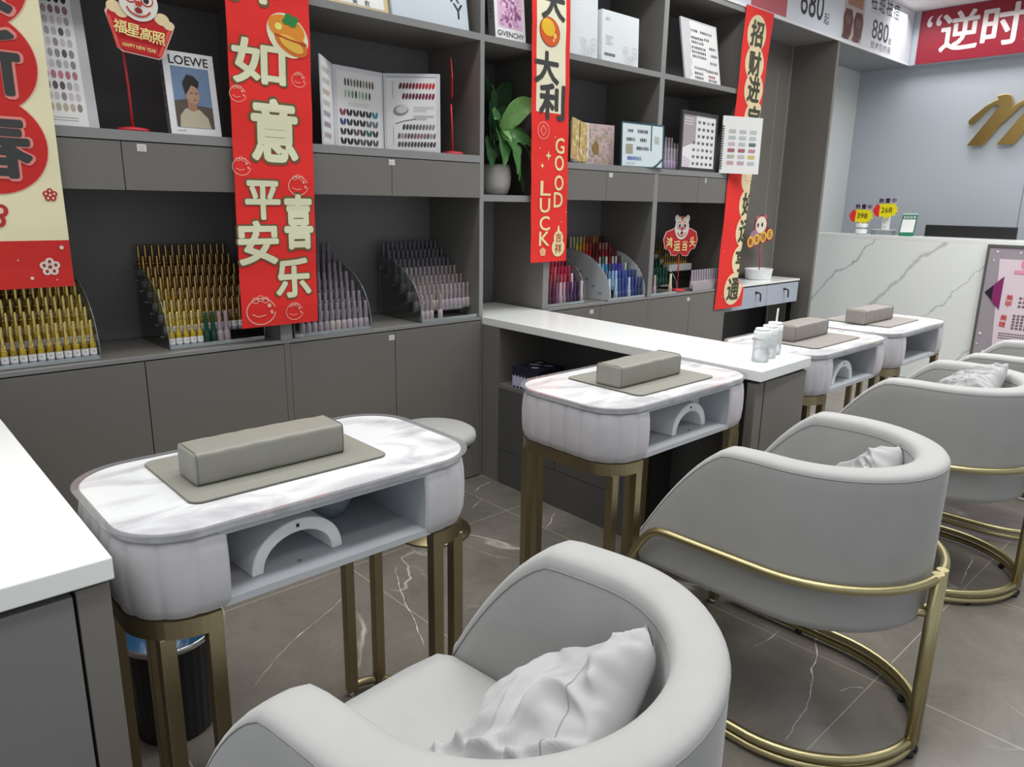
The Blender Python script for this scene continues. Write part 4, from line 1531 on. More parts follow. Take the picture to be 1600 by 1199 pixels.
def s4(k, i):
    if k == 0 and i not in (0, 1, 2, 4):
        return None
    if k > 3:
        return ('slim', (132, 124, 132), (112, 110, 116))
    return ('slim', (MV[0], (190, 176, 176), (180, 168, 160), MV[1])[(i // 3 + k) % 4], (MC[0], (150, 134, 138), (140, 130, 124), MC[3])[(i // 3 + k) % 4])


fill(T4, 1.912, 2.250, 13, s4, 'mauve-grey bottle', 'fourth rack', 'mauve bottles in the fourth rack')

T5 = rack(2.700, 3.040, 2.690, 3.02, 'clear rack of pink and plum bottles below the banner reading good luck')
C5 = [[(120, 60, 84), (130, 64, 80), (112, 56, 80), (92, 46, 76), (150, 96, 130), (222, 200, 210), (190, 160, 180), (104, 66, 104), (92, 60, 104), (78, 46, 90), (60, 38, 70), (226, 210, 210)],
      [(150, 30, 50), (140, 34, 52), (120, 28, 44), (116, 26, 40), (176, 90, 96), (160, 84, 96), (150, 90, 100), (200, 96, 110), (190, 84, 96), (130, 30, 50), (226, 214, 214), (84, 40, 70)],
      [(214, 96, 110), (220, 110, 116), (196, 84, 92), (220, 70, 90), (228, 100, 120), (226, 96, 110), (208, 60, 84), (230, 120, 130), (190, 60, 80), (222, 40, 90), (216, 36, 84), (226, 60, 100)],
      [(226, 180, 176), (222, 140, 140), (214, 110, 112), (206, 96, 96), (196, 80, 80), (216, 90, 100), (220, 80, 100), (216, 70, 96), (210, 64, 90), (200, 60, 84), (190, 50, 80), (180, 50, 80)]]


def s5(k, i):
    if k > 3:
        return None
    c = C5[k][i]
    return ('slim', tuple(int(v * 0.85) for v in c), c)


fill(T5, 2.700, 3.040, 12, s5, 'pink or plum bottle', 'pink rack', 'pink and plum bottles under the good luck banner', 'right')

T6 = rack(3.214, 3.542, 2.664, 3.01, 'rack with frosted grey sides holding a rainbow of bottles', side_m=FRO, holes=True)
C6 = [[(214, 222, 230), None, (180, 200, 226), (76, 90, 140), (66, 82, 150), (60, 78, 150), (196, 206, 226), (58, 74, 140), (50, 66, 120), (60, 72, 110), (70, 80, 110)],
      [(96, 112, 124), (90, 110, 130), (110, 150, 190), (150, 190, 220), (170, 200, 226), (60, 84, 170), (52, 70, 150), (70, 96, 170), (40, 70, 130), (36, 60, 120), (60, 76, 120)],
      [(196, 226, 232), (170, 220, 236), (96, 190, 226), (64, 150, 214), (70, 90, 120), (70, 84, 190), (64, 76, 190), (86, 84, 190), (130, 120, 196), (220, 224, 214), (120, 130, 140)],
      [(150, 40, 50), (120, 30, 40), (96, 40, 44), (170, 180, 170), (80, 130, 96), (226, 226, 216), (140, 30, 40), (200, 216, 206), (206, 200, 200), (96, 40, 50), (150, 170, 160)],
      [(220, 50, 60), (206, 40, 50), (180, 36, 44), (90, 40, 36), (130, 34, 36), (110, 30, 34), (206, 44, 54), (190, 40, 50), (150, 34, 44), (120, 36, 44), (130, 44, 52)],
      [(236, 220, 110), (232, 190, 60), (236, 150, 50), (220, 110, 50), (190, 70, 44), (150, 52, 44), (120, 40, 40), (226, 150, 150), (220, 120, 130), (210, 170, 160), (180, 60, 70)],
      [(214, 206, 170), (220, 210, 160), (196, 190, 160), (224, 214, 120), (214, 160, 130), (190, 60, 50), (150, 60, 50), (190, 150, 50), (206, 120, 40), (120, 36, 36), (70, 36, 40)]]


def s6(k, i):
    c = C6[k][i]
    if c is None:
        return None
    return ('slim', tuple(int(v * 0.9) for v in c), c)


fill(T6, 3.214, 3.542, 11, s6, 'coloured bottle', 'rainbow rack', 'bottles in the rainbow rack')

T7 = rack(3.600, 3.86, 2.66, 2.93, 'clear rack of dark green bottles left of the red cloud-shaped sign', tiers=5, H=0.20)


def s7(k, i):
    if k == 0:
        return {1: ('slim', (196, 170, 172), (200, 178, 176), 'pale pink bottle'), 6: ('slim', (206, 190, 170), (232, 224, 190), 'cream bottle')}.get(i)
    return ('slim', (22, 62, 50), (20, 66, 52), 'dark green bottle')


fill(T7, 3.600, 3.86, 8, s7, 'dark green bottle', 'green rack', 'bottles in the green rack')

# right end: small gold rack on black drawers, white carton, a row of mauve bottles
t = thing('black_drawer_box', 'black acrylic drawer box under the small gold-capped bottles', 'storage box')
MB().box(4.02, 4.36, 2.83, 3.02, DZ + 0.0005, DZ + 0.055, BLK).build('lower_tray', t, bev=0.002)
MB().box(4.03, 4.38, 2.85, 3.02, DZ + 0.057, DZ + 0.11, BLK).build('upper_tray', t, bev=0.002)
b = MB()
for xx in (4.05, 4.08, 4.33, 4.355):
    for zz, yy in ((0.03, 2.83), (0.085, 2.85)):
        b = MB().prism([(xx + 0.004 * math.cos(PI * j / 4), DZ + zz + 0.004 * math.sin(PI * j / 4)) for j in range(8)], yy - 0.003, yy, CHR, axis='y')
        b.build('stud', t)
t = thing('white_carton', 'long white carton on the black drawer box', 'carton', (0, 0, 0))
MB().box(4.04, 4.30, 2.858, 2.885, DZ + 0.1105, DZ + 0.155, WPL).build('carton', t, bev=0.002)
for k in range(3):
    for i in range(10):
        bottle(4.055 + i * 0.0262, 2.905 + k * 0.038, DZ + 0.1105 + k * 0.034, 'gold', AM[0], (150, 132, 90), 'small gold-capped bottle, %s from the left, %s row behind the white carton' % (ORD[i], RN[k]), 'gold-capped bottles behind the white carton')
t = thing('step_riser', 'small clear step riser under the gold-capped bottles', 'display riser')
for k in range(1, 3):
    MB().box(4.04, 4.31, 2.8875 + k * 0.038, 2.925 + k * 0.038, DZ + 0.1105, DZ + 0.110 + k * 0.034, ACR).build('step', t)
t = thing('white_tray', 'low white tray carrying a row of mauve bottles, beside the last banner', 'tray')
MB().box(4.05, 4.40, 2.672, 2.715, DZ + 0.0005, DZ + 0.012, ACR).build('base', t)
MB().box(4.05, 4.40, 2.668, 2.672, DZ + 0.0005, DZ + 0.045, clear_mat('tray_lip', milky=0.5, milk=(214, 206, 212))).build('lip', t)
for i in range(12):
    bottle(4.066 + i * 0.0285, 2.694, DZ + 0.0122, 'slim', (190, 178, 186), (176, 166, 176), 'pale mauve bottle, %s from the left in the low white tray' % ORD[i], 'mauve bottles in the low white tray')

# ------------------------------------------------------------------ hanging paper banners
class Sheet:
    def __init__(s, x0, y, drift=0.0, zref=0.0, wave=0.0035, per=0.235, fold=None):
        s.x0, s.y, s.drift, s.zref, s.wave, s.per, s.fold = x0, y, drift, zref, wave, per, fold

    def __call__(s, u, v, d=0.0):
        x = s.x0 + u + s.drift * (v - s.zref)
        y = s.y - s.wave * abs((2 * v / s.per) % 2 - 1) - d
        if s.fold:
            uf = s.fold(v)
            if u > uf:
                e = u - uf
                x = s.x0 + uf + s.drift * (v - s.zref) + e * 0.25
                y = y + e * 0.95 + d * 0.7
                x = x - d * 0.9
        return Vector((x, y, v))


def sheet(name, label, S_, w, z0, z1, mt, nu=6, nv=90, th=0.0008):
    t = thing(name, label, 'banner', (0, 0, 0), 0, 'red new year banners hanging on the shelves')
    zz = sorted(set([z0, z1] + [z for z in [k * S_.per / 2 for k in range(0, 60)] if z0 < z < z1]))
    zz = [a + (b - a) * q / 8 for a, b in zip(zz, zz[1:]) for q in range(8)] + [z1]
    P = [[S_(w * i / nu, z, 0) for i in range(nu + 1)] for z in zz]
    Q = [[S_(w * i / nu, z, -th) for i in range(nu + 1)] for z in zz]
    m = MB().grid(P, mt).grid(Q, mt)
    m.build('paper', t, fix=False)
    return t


def dense(poly, step=0.02):
    out = []
    for i, p in enumerate(poly):
        q = poly[(i + 1) % len(poly)]
        L = math.hypot(q[0] - p[0], q[1] - p[1])
        k = max(1, int(L / step))
        for j in range(k):
            out.append((p[0] + (q[0] - p[0]) * j / k, p[1] + (q[1] - p[1]) * j / k))
    return out


def clip(poly, a, b, c):
    """split a convex polygon [(u, d, v)] along a*u + b*v = c"""
    neg, pos = [], []
    n = len(poly)
    for i in range(n):
        p, q = poly[i], poly[(i + 1) % n]
        sp, sq = a * p[0] + b * p[2] - c, a * q[0] + b * q[2] - c
        if sp <= 1e-9:
            neg.append(p)
        if sp >= -1e-9:
            pos.append(p)
        if (sp < -1e-9 and sq > 1e-9) or (sp > 1e-9 and sq < -1e-9):
            k = sp / (sp - sq)
            m_ = tuple(p[j] + (q[j] - p[j]) * k for j in range(3))
            neg.append(m_)
            pos.append(m_)
    return [x for x in (neg, pos) if len(x) > 2]


def cut_build(flatmb, name, parent, S_, zs, fold=None):
    """flatmb is drawn in a flat frame (u, d, v); cut it along the creases, then hang it on the sheet"""
    from mathutils.geometry import tessellate_polygon
    out = MB()
    out.mats = list(flatmb.mats)
    for f, mi in zip(flatmb.f, flatmb.mi):
        P = [flatmb.v[i] for i in f]
        if len(P) > 3:
            tris = [[P[i] for i in tr] for tr in tessellate_polygon([[Vector((p[0], p[2], 0)) for p in P]])]
        else:
            tris = [P]
        for tri in tris:
            lo, hi = min(p[2] for p in tri), max(p[2] for p in tri)
            parts = [tri]
            for z in zs:
                if lo < z < hi:
                    parts = [x for pt in parts for x in clip(pt, 0, 1, z)]
            if fold:
                a_ = fold(1.5) - fold(0.9)
                sl = a_ / 0.6
                parts = [x for pt in parts for x in clip(pt, 1, -sl, fold(0.9) - sl * 0.9)]
            for pt in parts:
                b_ = len(out.v)
                out.v += [tuple(S_(p[0], p[2], p[1])) for p in pt]
                out.f.append(tuple(range(b_, b_ + len(pt))))
                out.mi.append(mi)
                out.sm.append(False)
    return out.build(name, parent, fix=False)


FL = lambda u, v, d=0.0: Vector((u, d, v))
CO = pc((120, 96, 60))


def char(b, ch, u, v, h, mt, w=None, bold=0.045, d=0.0022, outline=True, rot=0.0, ol=None):
    if outline:
        b.text(FL, ch, u, v, h * 1.05, d - 0.0008, ol or CO, bold + 0.022, w=(w * 1.05 if w else None), rot=rot)
    b.text(FL, ch, u, v, h, d, mt, bold, w=w, rot=rot)


def blossom(b, u, v, r, mt, ce, d=0.002):
    for i in range(5):
        a = PI / 2 + 2 * PI * i / 5
        b.ell(FL, u + r * 0.58 * math.cos(a), v + r * 0.58 * math.sin(a), r * 0.42, r * 0.42, d + 0.0001 * i, mt, n=14)
    for i in range(5):
        a = PI / 2 + 2 * PI * i / 5
        b.ell(FL, u + r * 0.58 * math.cos(a), v + r * 0.58 * math.sin(a), r * 0.16, r * 0.2, d + 0.0008, ce, n=10)
    b.ell(FL, u, v, r * 0.2, r * 0.2, d + 0.0009, ce, n=10)


def fruit_line(b, u, v, s_, mt, d=0.002, rot=0.2):
    b.ring(FL, u, v, s_ * 1.0, s_ * 0.88, s_ * 0.07, d, mt, n=28, a0=0.3, a1=2 * PI - 0.1)
    for k in range(3):
        b.ring(FL, u + (-0.35 + 0.33 * k) * s_, v + (0.72 + 0.12 * (k == 1)) * s_, s_ * 0.24, s_ * 0.2, s_ * 0.05, d + 0.0002, mt, n=14)
    b.stroke(FL, [(u - 0.6 * s_, v - 0.15 * s_), (u - 0.2 * s_, v - 0.35 * s_), (u + 0.3 * s_, v - 0.25 * s_)], s_ * 0.06, d + 0.0003, mt)
    b.ell(FL, u + 0.55 * s_, v + 0.35 * s_, s_ * 0.13, s_ * 0.14, d + 0.0003, mt, n=12)
    b.stroke(FL, [(u + 0.68 * s_, v + 0.05 * s_), (u + 0.74 * s_, v - 0.2 * s_)], s_ * 0.16, d + 0.0003, mt)


BY = 2.633
creases = lambda S_, z0, z1: [k * S_.per for k in range(int(z0 / S_.per), int(z1 / S_.per) + 2)] + [(k + 0.5) * S_.per for k in range(int(z0 / S_.per), int(z1 / S_.per) + 2)]

# banner one: cream with red circles (left edge of the photo)
S1 = Sheet(0.208, BY, wave=0.003, per=0.25)
t = sheet('hanging_banner', 'cream banner with red circles and dark characters at the left edge', S1, 0.346, 1.063, 2.50, CRM)
b = MB()
RD1 = pc((214, 44, 40), 0.6)
b.flat(FL, dense([(0, 1.063), (0.346, 1.063), (0.346, 1.205), (0, 1.205)]), 0.0008, RD1)
cx = 0.181
for k, z in enumerate((1.478, 1.702, 1.925, 2.15, 2.37)):
    b.ell(FL, cx, z, 0.142, 0.140, 0.0010 + 0.0002 * k, pc((250, 190, 170)), n=48)
    b.ell(FL, cx, z, 0.139, 0.137, 0.0020 + 0.0002 * k, RD1, n=48)
for ch, z in (('春', 1.475), ('新', 1.705), ('贺', 1.925), ('年', 2.15)):
    char(b, ch, cx, z, 0.17, INK, w=0.185, bold=0.035, d=0.0045, ol=pc((240, 150, 140)))
for u, v, r in ((0.311, 1.34, 0.020), (0.155, 1.285, 0.045)):
    blossom(b, u, v, r, pc((190, 50, 50)), pc((250, 210, 190)))
blossom(b, 0.286, 1.125, 0.028, pc((240, 224, 210)), pc((150, 60, 56)))
for u, v, r in ((0.323, 1.183, 0.006), (0.235, 1.093, 0.005), (0.205, 1.148, 0.002), (0.30, 1.085, 0.002)):
    b.ell(FL, u, v, r, r, 0.002, pc((240, 224, 210)), n=10)
cut_build(b, 'printed_design', t, S1, creases(S1, 1.06, 2.5))

# banner two: red with cream characters
S2_ = Sheet(1.079, BY, drift=0.021, zref=0.86, wave=0.004, per=0.236)
t = sheet('hanging_banner', 'wide red banner with cream characters and persimmons over the cabinets', S2_, 0.306, 0.872, 2.50, RED)
b = MB()
CG = pc((242, 240, 204), 0.6)
X2 = lambda x, z: (x - 1.079 - 0.021 * (z - 0.86))
for ch, x, z, h, w in (('如', 1.208, 1.803, 0.140, 0.185), ('意', 1.250, 1.578, 0.205, 0.165), ('平', 1.190, 1.334, 0.13, 0.125), ('安', 1.162, 1.182, 0.150, 0.145), ('喜', 1.325, 1.256, 0.19, 0.105), ('乐', 1.292, 1.048, 0.140, 0.135), ('柿', 1.20, 2.10, 0.20, 0.20)):
    char(b, ch, X2(x, z), z, h, CG, w=w, bold=0.036)
# orange persimmon pair
ux, uz = X2(1.32, 1.92), 1.905
OR1, OR2, OR3 = pc((240, 150, 50)), pc((232, 120, 44)), pc((250, 196, 80))
b.ell(FL, ux, uz, 0.083, 0.068, 0.002, CG, n=30, rot=-0.6)
b.ell(FL, ux - 0.004, uz + 0.022, 0.070, 0.042, 0.0030, OR1, n=28, rot=-0.25)
b.ell(FL, ux + 0.012, uz - 0.022, 0.068, 0.038, 0.0026, OR2, n=28, rot=-0.45)
b.ell(FL, ux + 0.012, uz - 0.026, 0.050, 0.022, 0.0034, OR3, n=24, rot=-0.45)
b.ell(FL, ux - 0.035, uz + 0.026, 0.014, 0.012, 0.0038, pc((250, 240, 130)), n=14)
b.stroke(FL, [(ux - 0.05, uz - 0.0), (ux + 0.0, uz - 0.012), (ux + 0.07, uz - 0.022)], 0.005, 0.0042, pc((190, 60, 40)))
for k in range(4):
    a = 2 * PI * k / 4 + 0.4
    b.ell(FL, ux + 0.012 + 0.018 * math.cos(a), uz + 0.052 + 0.012 * math.sin(a), 0.015, 0.011, 0.0040 + 0.0001 * k, pc((40, 140, 70)), n=12)
PINKL = pc((250, 196, 176))
for x, z, s_ in ((1.355, 1.761, 0.028), (1.122, 1.690, 0.030), (1.118, 1.448, 0.034), (1.33, 1.388, 0.040), (1.155, 0.930, 0.058), (1.288, 0.918, 0.036)):
    fruit_line(b, X2(x, z), z, s_, PINKL)
cut_build(b, 'printed_design', t, S2_, creases(S2_, 0.86, 2.5))

# banner three: narrow, good luck
S3 = Sheet(2.556, BY, drift=-0.024, zref=1.05, wave=0.003, per=0.24)
t = sheet('hanging_banner', 'narrow red banner reading good luck with a cream upper panel', S3, 0.256, 1.052, 2.50, RED)
b = MB()
X3 = lambda x, z: (x - 2.556 + 0.024 * (z - 1.05))
b.flat(FL, dense([(0.03, 1.765), (0.226, 1.765), (0.226, 2.47), (0.03, 2.47)]), 0.0008, pc((250, 244, 214)))
for ch, x, z, h, w in (('大', 2.665, 2.245, 0.13, 0.15), ('大', 2.632, 1.965, 0.135, 0.155), ('利', 2.675, 1.815, 0.155, 0.165)):
    char(b, ch, X3(x, z), z, h, INK, w=w, bold=0.04, outline=False)
u, z = X3(2.645, 2.12), 2.122
b.ell(FL, u, z, 0.070, 0.062, 0.0022, pc((110, 60, 50)), n=30, rot=-0.5)
b.ell(FL, u, z, 0.067, 0.059, 0.0030, pc((236, 96, 40)), n=30, rot=-0.5)
b.ell(FL, u - 0.012, z + 0.018, 0.046, 0.036, 0.0036, pc((250, 200, 50)), n=24, rot=-0.4)
b.ell(FL, u + 0.034, z - 0.014, 0.011, 0.013, 0.0036, pc((252, 214, 110)), n=12)
b.ell(FL, u + 0.026, z - 0.034, 0.007, 0.007, 0.0036, pc((252, 214, 110)), n=12)
u = X3(2.619, 1.681)
b.ring(FL, u, 1.681, 0.040, 0.040, 0.003, 0.002, PINKL)
b.ring(FL, u, 1.681, 0.022, 0.026, 0.004, 0.002, PINKL, n=4)
CY2 = pc((250, 236, 178))
for ch, z in zip('GOOD', (1.617, 1.535, 1.440, 1.358)):
    b.text(FL, ch, X3(2.737, z), z, 0.072, 0.002, CY2, 0.02, w=0.062)
for ch, z in zip('LUCK', (1.412, 1.330, 1.243, 1.168)):
    b.text(FL, ch, X3(2.644, z), z, 0.068, 0.002, CY2, 0.02, w=0.07)
for x, z, s_ in ((2.66, 1.567, 0.026), (2.618, 1.518, 0.018)):
    b.flat(FL, [(X3(x, z) + s_ * k * math.cos(PI / 4 * i), z + s_ * k * 1.15 * math.sin(PI / 4 * i)) for i, k in enumerate((0.8, 0.28) * 4)], 0.002, CY2)
u = X3(2.746, 1.15)
b.ell(FL, u, 1.122, 0.046, 0.046, 0.002, CY2, n=26)
b.ell(FL, u, 1.172, 0.034, 0.034, 0.0021, CY2, n=24)
b.flat(FL, [(u - 0.012, 1.195), (u + 0.012, 1.195), (u + 0.003, 1.232), (u - 0.003, 1.232)], 0.0022, CY2)
b.text(FL, '吉', u, 1.172, 0.044, 0.003, pc((190, 40, 36)), 0.01)
b.text(FL, '祥', u, 1.118, 0.048, 0.003, pc((190, 40, 36)), 0.01)
blossom(b, X3(2.637, 1.103), 1.103, 0.022, CY2, RED)
for x, z in ((2.60, 1.60), (2.70, 1.655), (2.80, 1.30), (2.765, 1.25)):
    b.ell(FL, X3(x, z), z, 0.003, 0.003, 0.002, CY2, n=8)
cut_build(b, 'printed_design', t, S3, creases(S3, 1.05, 2.5))

# banner four: right end of the shelves, its right part turned back
fold4 = lambda v: max(0.20 + 0.055 * v, 0.5 - (v - 0.7) * 1.6)
S4_ = Sheet(4.285, 2.648, drift=0.041, zref=0.66, wave=0.004, per=0.42, fold=fold4)
t = sheet('hanging_banner', 'red banner with dark characters in cream circles beside the alcove', S4_, 0.345, 0.668, 2.545, RED, nu=40)
b = MB()
CI = pc((246, 226, 182), 0.6)
zc = [2.40, 2.225, 2.07, 1.90, 1.715, 1.53, 1.355, 1.180, 0.985, 0.795]
uc = [0.155, 0.165, 0.185, 0.225, 0.25, 0.27, 0.275, 0.27, 0.265, 0.20]
for k, (z, u) in enumerate(zip(zc, uc)):
    b.ell(FL, u, z, 0.112, 0.108, 0.0012 + 0.00015 * k, CI, n=40)
for ch, z, u in zip('招财进宝好运连亨通通'[:10], zc, uc):
    pass
for ch, z, u in zip(['招', '财', '进', '宝', None, None, '好', '运', '亨', '通'], zc, uc):
    if ch:
        b.text(FL, ch, u, z, 0.145, 0.0035, pc((70, 72, 52)), 0.03, w=0.14)
for u, v in ((0.05, 2.35), (0.06, 1.62), (0.045, 1.05), (0.07, 0.75), (0.15, 0.71)):
    b.ell(FL, u, v, 0.004, 0.004, 0.002, PINKL, n=8)
b.ring(FL, 0.22, 1.665, 0.05, 0.05, 0.003, 0.0045, PINKL)
b.ring(FL, 0.25, 1.55, 0.045, 0.05, 0.003, 0.0045, PINKL)
cut_build(b, 'printed_design', t, S4_, creases(S4_, 0.66, 2.55), fold4)
# ------------------------------------------------------------------ things on the shelves
ZS1, ZS2 = 1.5463, 2.0583
DKN = pc((50, 48, 52))


def nails(b, T, u0, v0, nx, ny, du, dv, w, h, cols, d=0.0012, rot=0.0, seed=1, pair=False):
    r_ = random.Random(seed)
    for j in range(ny):
        for i in range(nx):
            c = cols(i, j, r_) if callable(cols) else cols[(i + j * 3) % len(cols)]
            if c is None:
                continue
            if pair:
                b.ell(T, u0 + i * du - w * 0.42, v0 - j * dv, w * 0.36, h / 2, d, pc(c), n=10, rot=0.3)
                b.ell(T, u0 + i * du + w * 0.42, v0 - j * dv, w * 0.36, h / 2, d, pc(c), n=10, rot=-0.3)
            else:
                b.ell(T, u0 + i * du, v0 - j * dv, w / 2, h / 2, d, pc(c), n=10, rot=rot)


def lines(b, T, u0, v0, n, dv, w, mt=None, th=0.002, d=0.0012, seed=2):
    r_ = random.Random(seed)
    for k in range(n):
        b.rect(T, u0, u0 + w * r_.uniform(0.6, 1), v0 - k * dv - th, v0 - k * dv, d, mt or GPA)


# nail art poster at the left
t = thing('nail_art_board', 'tall nail art sample board leaning behind the cream banner', 'sample board')
T = PL((0.452, 2.70, ZS1), (1, 0.03, 0), (0, 0.17, 1))
MB().slab(T, 0, 0.245, 0, 0.64, -0.012, 0, mat('board_grey', (206, 204, 206), 0.5)).build('board', t)
b = MB()
b.rect(T, 0.03, 0.215, 0.004, 0.40, 0.0006, WPA)
cols = [(200, 190, 200), (150, 144, 150), (96, 90, 96), (214, 200, 206), (170, 170, 178)]


def c_row(i, j, r_):
    if j == 0:
        return (46, 44, 48)
    if j == 7:
        return r_.choice([(214, 150, 170), (206, 130, 150), (190, 120, 140)])
    if j == 1:
        return r_.choice([(190, 150, 164), (150, 110, 124), (206, 180, 190)])
    if j == 10:
        return r_.choice([(170, 150, 120), (150, 140, 130), (196, 180, 160)])
    return r_.choice(cols)


nails(b, T, 0.06, 0.385, 8, 11, 0.0195, 0.0325, 0.015, 0.026, c_row)
for u in (0.075, 0.125):
    b.ring(T, u, 0.44, 0.019, 0.017, 0.003, 0.001, pc((150, 110, 116)), n=20)
    b.rect(T, u - 0.01, u + 0.01, 0.435, 0.445, 0.001, pc((150, 110, 116)))
lines(b, T, 0.06, 0.03, 2, 0.008, 0.13, th=0.0025)
b.build('printed_samples', t)

# stick signs
RPL = mat('red_plastic', (206, 44, 56), 0.4)


def stick_base(t, x, y, z, ztop):
    MB().lathe([(0.0, 0), (0.048, 0), (0.05, 0.003), (0.046, 0.010), (0.02, 0.014), (0.006, 0.016)], RPL, 24, c=(x, y, z)).build('base', t)
    MB().tube([(x, y, z + 0.01), (x - 0.002, y, (z + ztop) / 2), (x - 0.008, y, ztop)], 0.0042, RPL, 8).build('pole', t)


def lion(b, T, u, v, s_, d0):
    """festive lion dance mask"""
    b.ell(T, u, v, 1.0 * s_, 0.95 * s_, d0, pc((240, 236, 226)), n=28)
    for k in (-1, 1):
        b.ell(T, u + k * 0.75 * s_, v + 0.75 * s_, 0.3 * s_, 0.3 * s_, d0 - 0.0005 + 0.0002 * k, pc((236, 230, 220)), n=16)
        b.ell(T, u + k * 0.42 * s_, v + 0.18 * s_, 0.33 * s_, 0.31 * s_, d0 + 0.0008 + 0.0001 * k, pc((206, 60, 50)), n=20)
        b.ell(T, u + k * 0.42 * s_, v + 0.18 * s_, 0.26 * s_, 0.24 * s_, d0 + 0.0014 + 0.0001 * k, WPA, n=18)
        b.ell(T, u + k * 0.38 * s_, v + 0.16 * s_, 0.15 * s_, 0.16 * s_, d0 + 0.002, pc((60, 40, 36)), n=16)
    b.flat(T, [(u - 0.35 * s_, v + 0.95 * s_), (u, v + 0.55 * s_), (u + 0.35 * s_, v + 0.95 * s_)], d0 + 0.001, pc((190, 60, 50)))
    b.ell(T, u, v + 0.62 * s_, 0.14 * s_, 0.16 * s_, d0 + 0.0018, pc((230, 170, 70)), n=14)
    b.ell(T, u, v - 0.08 * s_, 0.18 * s_, 0.14 * s_, d0 + 0.0024, pc((206, 60, 50)), n=16)
    b.ring(T, u, v - 0.15 * s_, 0.68 * s_, 0.6 * s_, 0.09 * s_, d0 + 0.0016, pc((200, 70, 60)), n=18, a0=PI * 1.12, a1=PI * 1.88)
    b.ell(T, u, v - 0.42 * s_, 0.2 * s_, 0.14 * s_, d0 + 0.002, pc((150, 40, 44)), n=14)


t = thing('festive_table_sign', 'red stick sign with a lion mask reading happy new year', 'sign', (0, 0, 0), 0, 'festive stick signs on red poles')
stick_base(t, 0.797, 2.71, ZS1, 1.83)
T = PL((0.828, 2.66, 1.826), (1, 0, -0.10), (0.10, 0, 1), 0.88)
PB = [(-0.108, 0.062), (-0.10, 0.085), (-0.05, 0.09), (0.05, 0.085), (0.10, 0.08), (0.112, 0.055), (0.078, -0.042), (0.066, -0.052), (-0.052, -0.052), (-0.066, -0.044)]
MB().prism([(u * 1.05, v * 1.06) for u, v in PB], -0.003, 0.0, pc((250, 214, 200)), T=T).build('sign_board', t)
b = MB()
b.flat(T, PB, 0.0008, pc((206, 36, 40)))
for q, (u, v, r) in enumerate(((-0.085, 0.088, 0.025), (-0.06, 0.075, 0.022), (0.075, 0.085, 0.026), (0.10, 0.07, 0.02))):
    b.ell(T, u, v, r, r * 0.8, 0.0012 + 0.0003 * q, pc((246, 220, 176)), n=16)
for k in (-1, 1):
    b.stroke(T, [(k * 0.103, 0.055), (k * 0.068, -0.046)], 0.012, 0.0026 + 0.0002 * k, pc((236, 90, 80)))
lion(b, T, -0.005, 0.122, 0.066, 0.0038)
YL = pc((252, 238, 160))
for i, ch in enumerate('福星高照'):
    b.text(T, ch, -0.066 + 0.043 * i, 0.026 - 0.003 * i, 0.042, 0.007, YL, 0.02)
b.slab(T, -0.062, 0.062, -0.045, -0.015, 0.0014, 0.0018, pc((230, 80, 76)))
b.slab(T, -0.060, 0.060, -0.043, -0.017, 0.0016, 0.0022, pc((206, 36, 40)))
b.text(T, 'HAPPY NEW YEAR', 0, -0.030, 0.013, 0.003, YL, 0.015, w=0.112)
b.build('printed_front', t)

t = thing('festive_table_sign', 'red stick sign turned edge-on right of the tri-fold chart', 'sign', (0, 0, 0), 0, 'festive stick signs on red poles')
stick_base(t, 2.135, 2.72, ZS1, 1.76)
T = PL((2.118, 2.705, 1.80), (0.568, 0.823, 0), (-0.02, 0, 1))
MB().prism([(-0.075, -0.02), (0.075, -0.02), (0.10, 0.05), (0.05, 0.11), (0.0, 0.15), (-0.05, 0.11), (-0.10, 0.05)], -0.0012, 0.0012, pc((214, 60, 60)), T=T).build('sign_board', t)

# book with portrait cover
t = thing('art_book', 'white hardcover book titled LOEWE with a portrait on its cover', 'book')
T = PL((0.905, 2.67, ZS1), (0.985, 0.05, 0), (0, 0.13, 1))
MB().slab(T, 0, 0.172, 0, 0.27, -0.028, 0, pc((236, 234, 236))).build('cover', t, bev=0.0008)
b = MB()
b.text(T, 'LOEWE', 0.086, 0.243, 0.028, 0.0008, DKN, 0.02, w=0.132)
b.rect(T, 0.022, 0.150, 0.025, 0.222, 0.0006, pc((118, 140, 172)))
b.flat(T, [(0.022, 0.11), (0.06, 0.118), (0.10, 0.10), (0.150, 0.095), (0.150, 0.025), (0.022, 0.025)], 0.0010, pc((98, 84, 74)))
b.flat(T, [(0.032, 0.025), (0.036, 0.062), (0.055, 0.085), (0.075, 0.092), (0.105, 0.085), (0.130, 0.060), (0.138, 0.025)], 0.0014, pc((196, 184, 160)))
b.flat(T, [(0.066, 0.085), (0.066, 0.115), (0.095, 0.105), (0.098, 0.085), (0.083, 0.078)], 0.0018, pc((170, 126, 104)))
b.ell(T, 0.085, 0.135, 0.024, 0.034, 0.0022, pc((188, 146, 122)), n=20, rot=0.15)
b.flat(T, [(0.062, 0.13), (0.055, 0.17), (0.072, 0.198), (0.095, 0.195), (0.112, 0.178), (0.106, 0.155), (0.085, 0.165), (0.072, 0.145)], 0.0026, pc((48, 42, 44)))
b.rect(T, 0.078, 0.086, 0.137, 0.140, 0.0026, pc((60, 46, 44))); b.rect(T, 0.095, 0.103, 0.137, 0.140, 0.0026, pc((60, 46, 44)))
b.rect(T, 0.086, 0.098, 0.115, 0.118, 0.0026, pc((140, 84, 80)))
b.rect(T, 0.022, 0.05, 0.012, 0.016, 0.0008, GPA)
b.build('printed_cover', t)
Ts = PL(tuple(T(0, 0, 0)), (0.13 * 0.05, -0.985, 0.0), (0, 0.13, 1))
b = MB()
Ts = PL(tuple(T(-0.0004, 0, -0.028)), tuple(T.N), tuple(T.V))
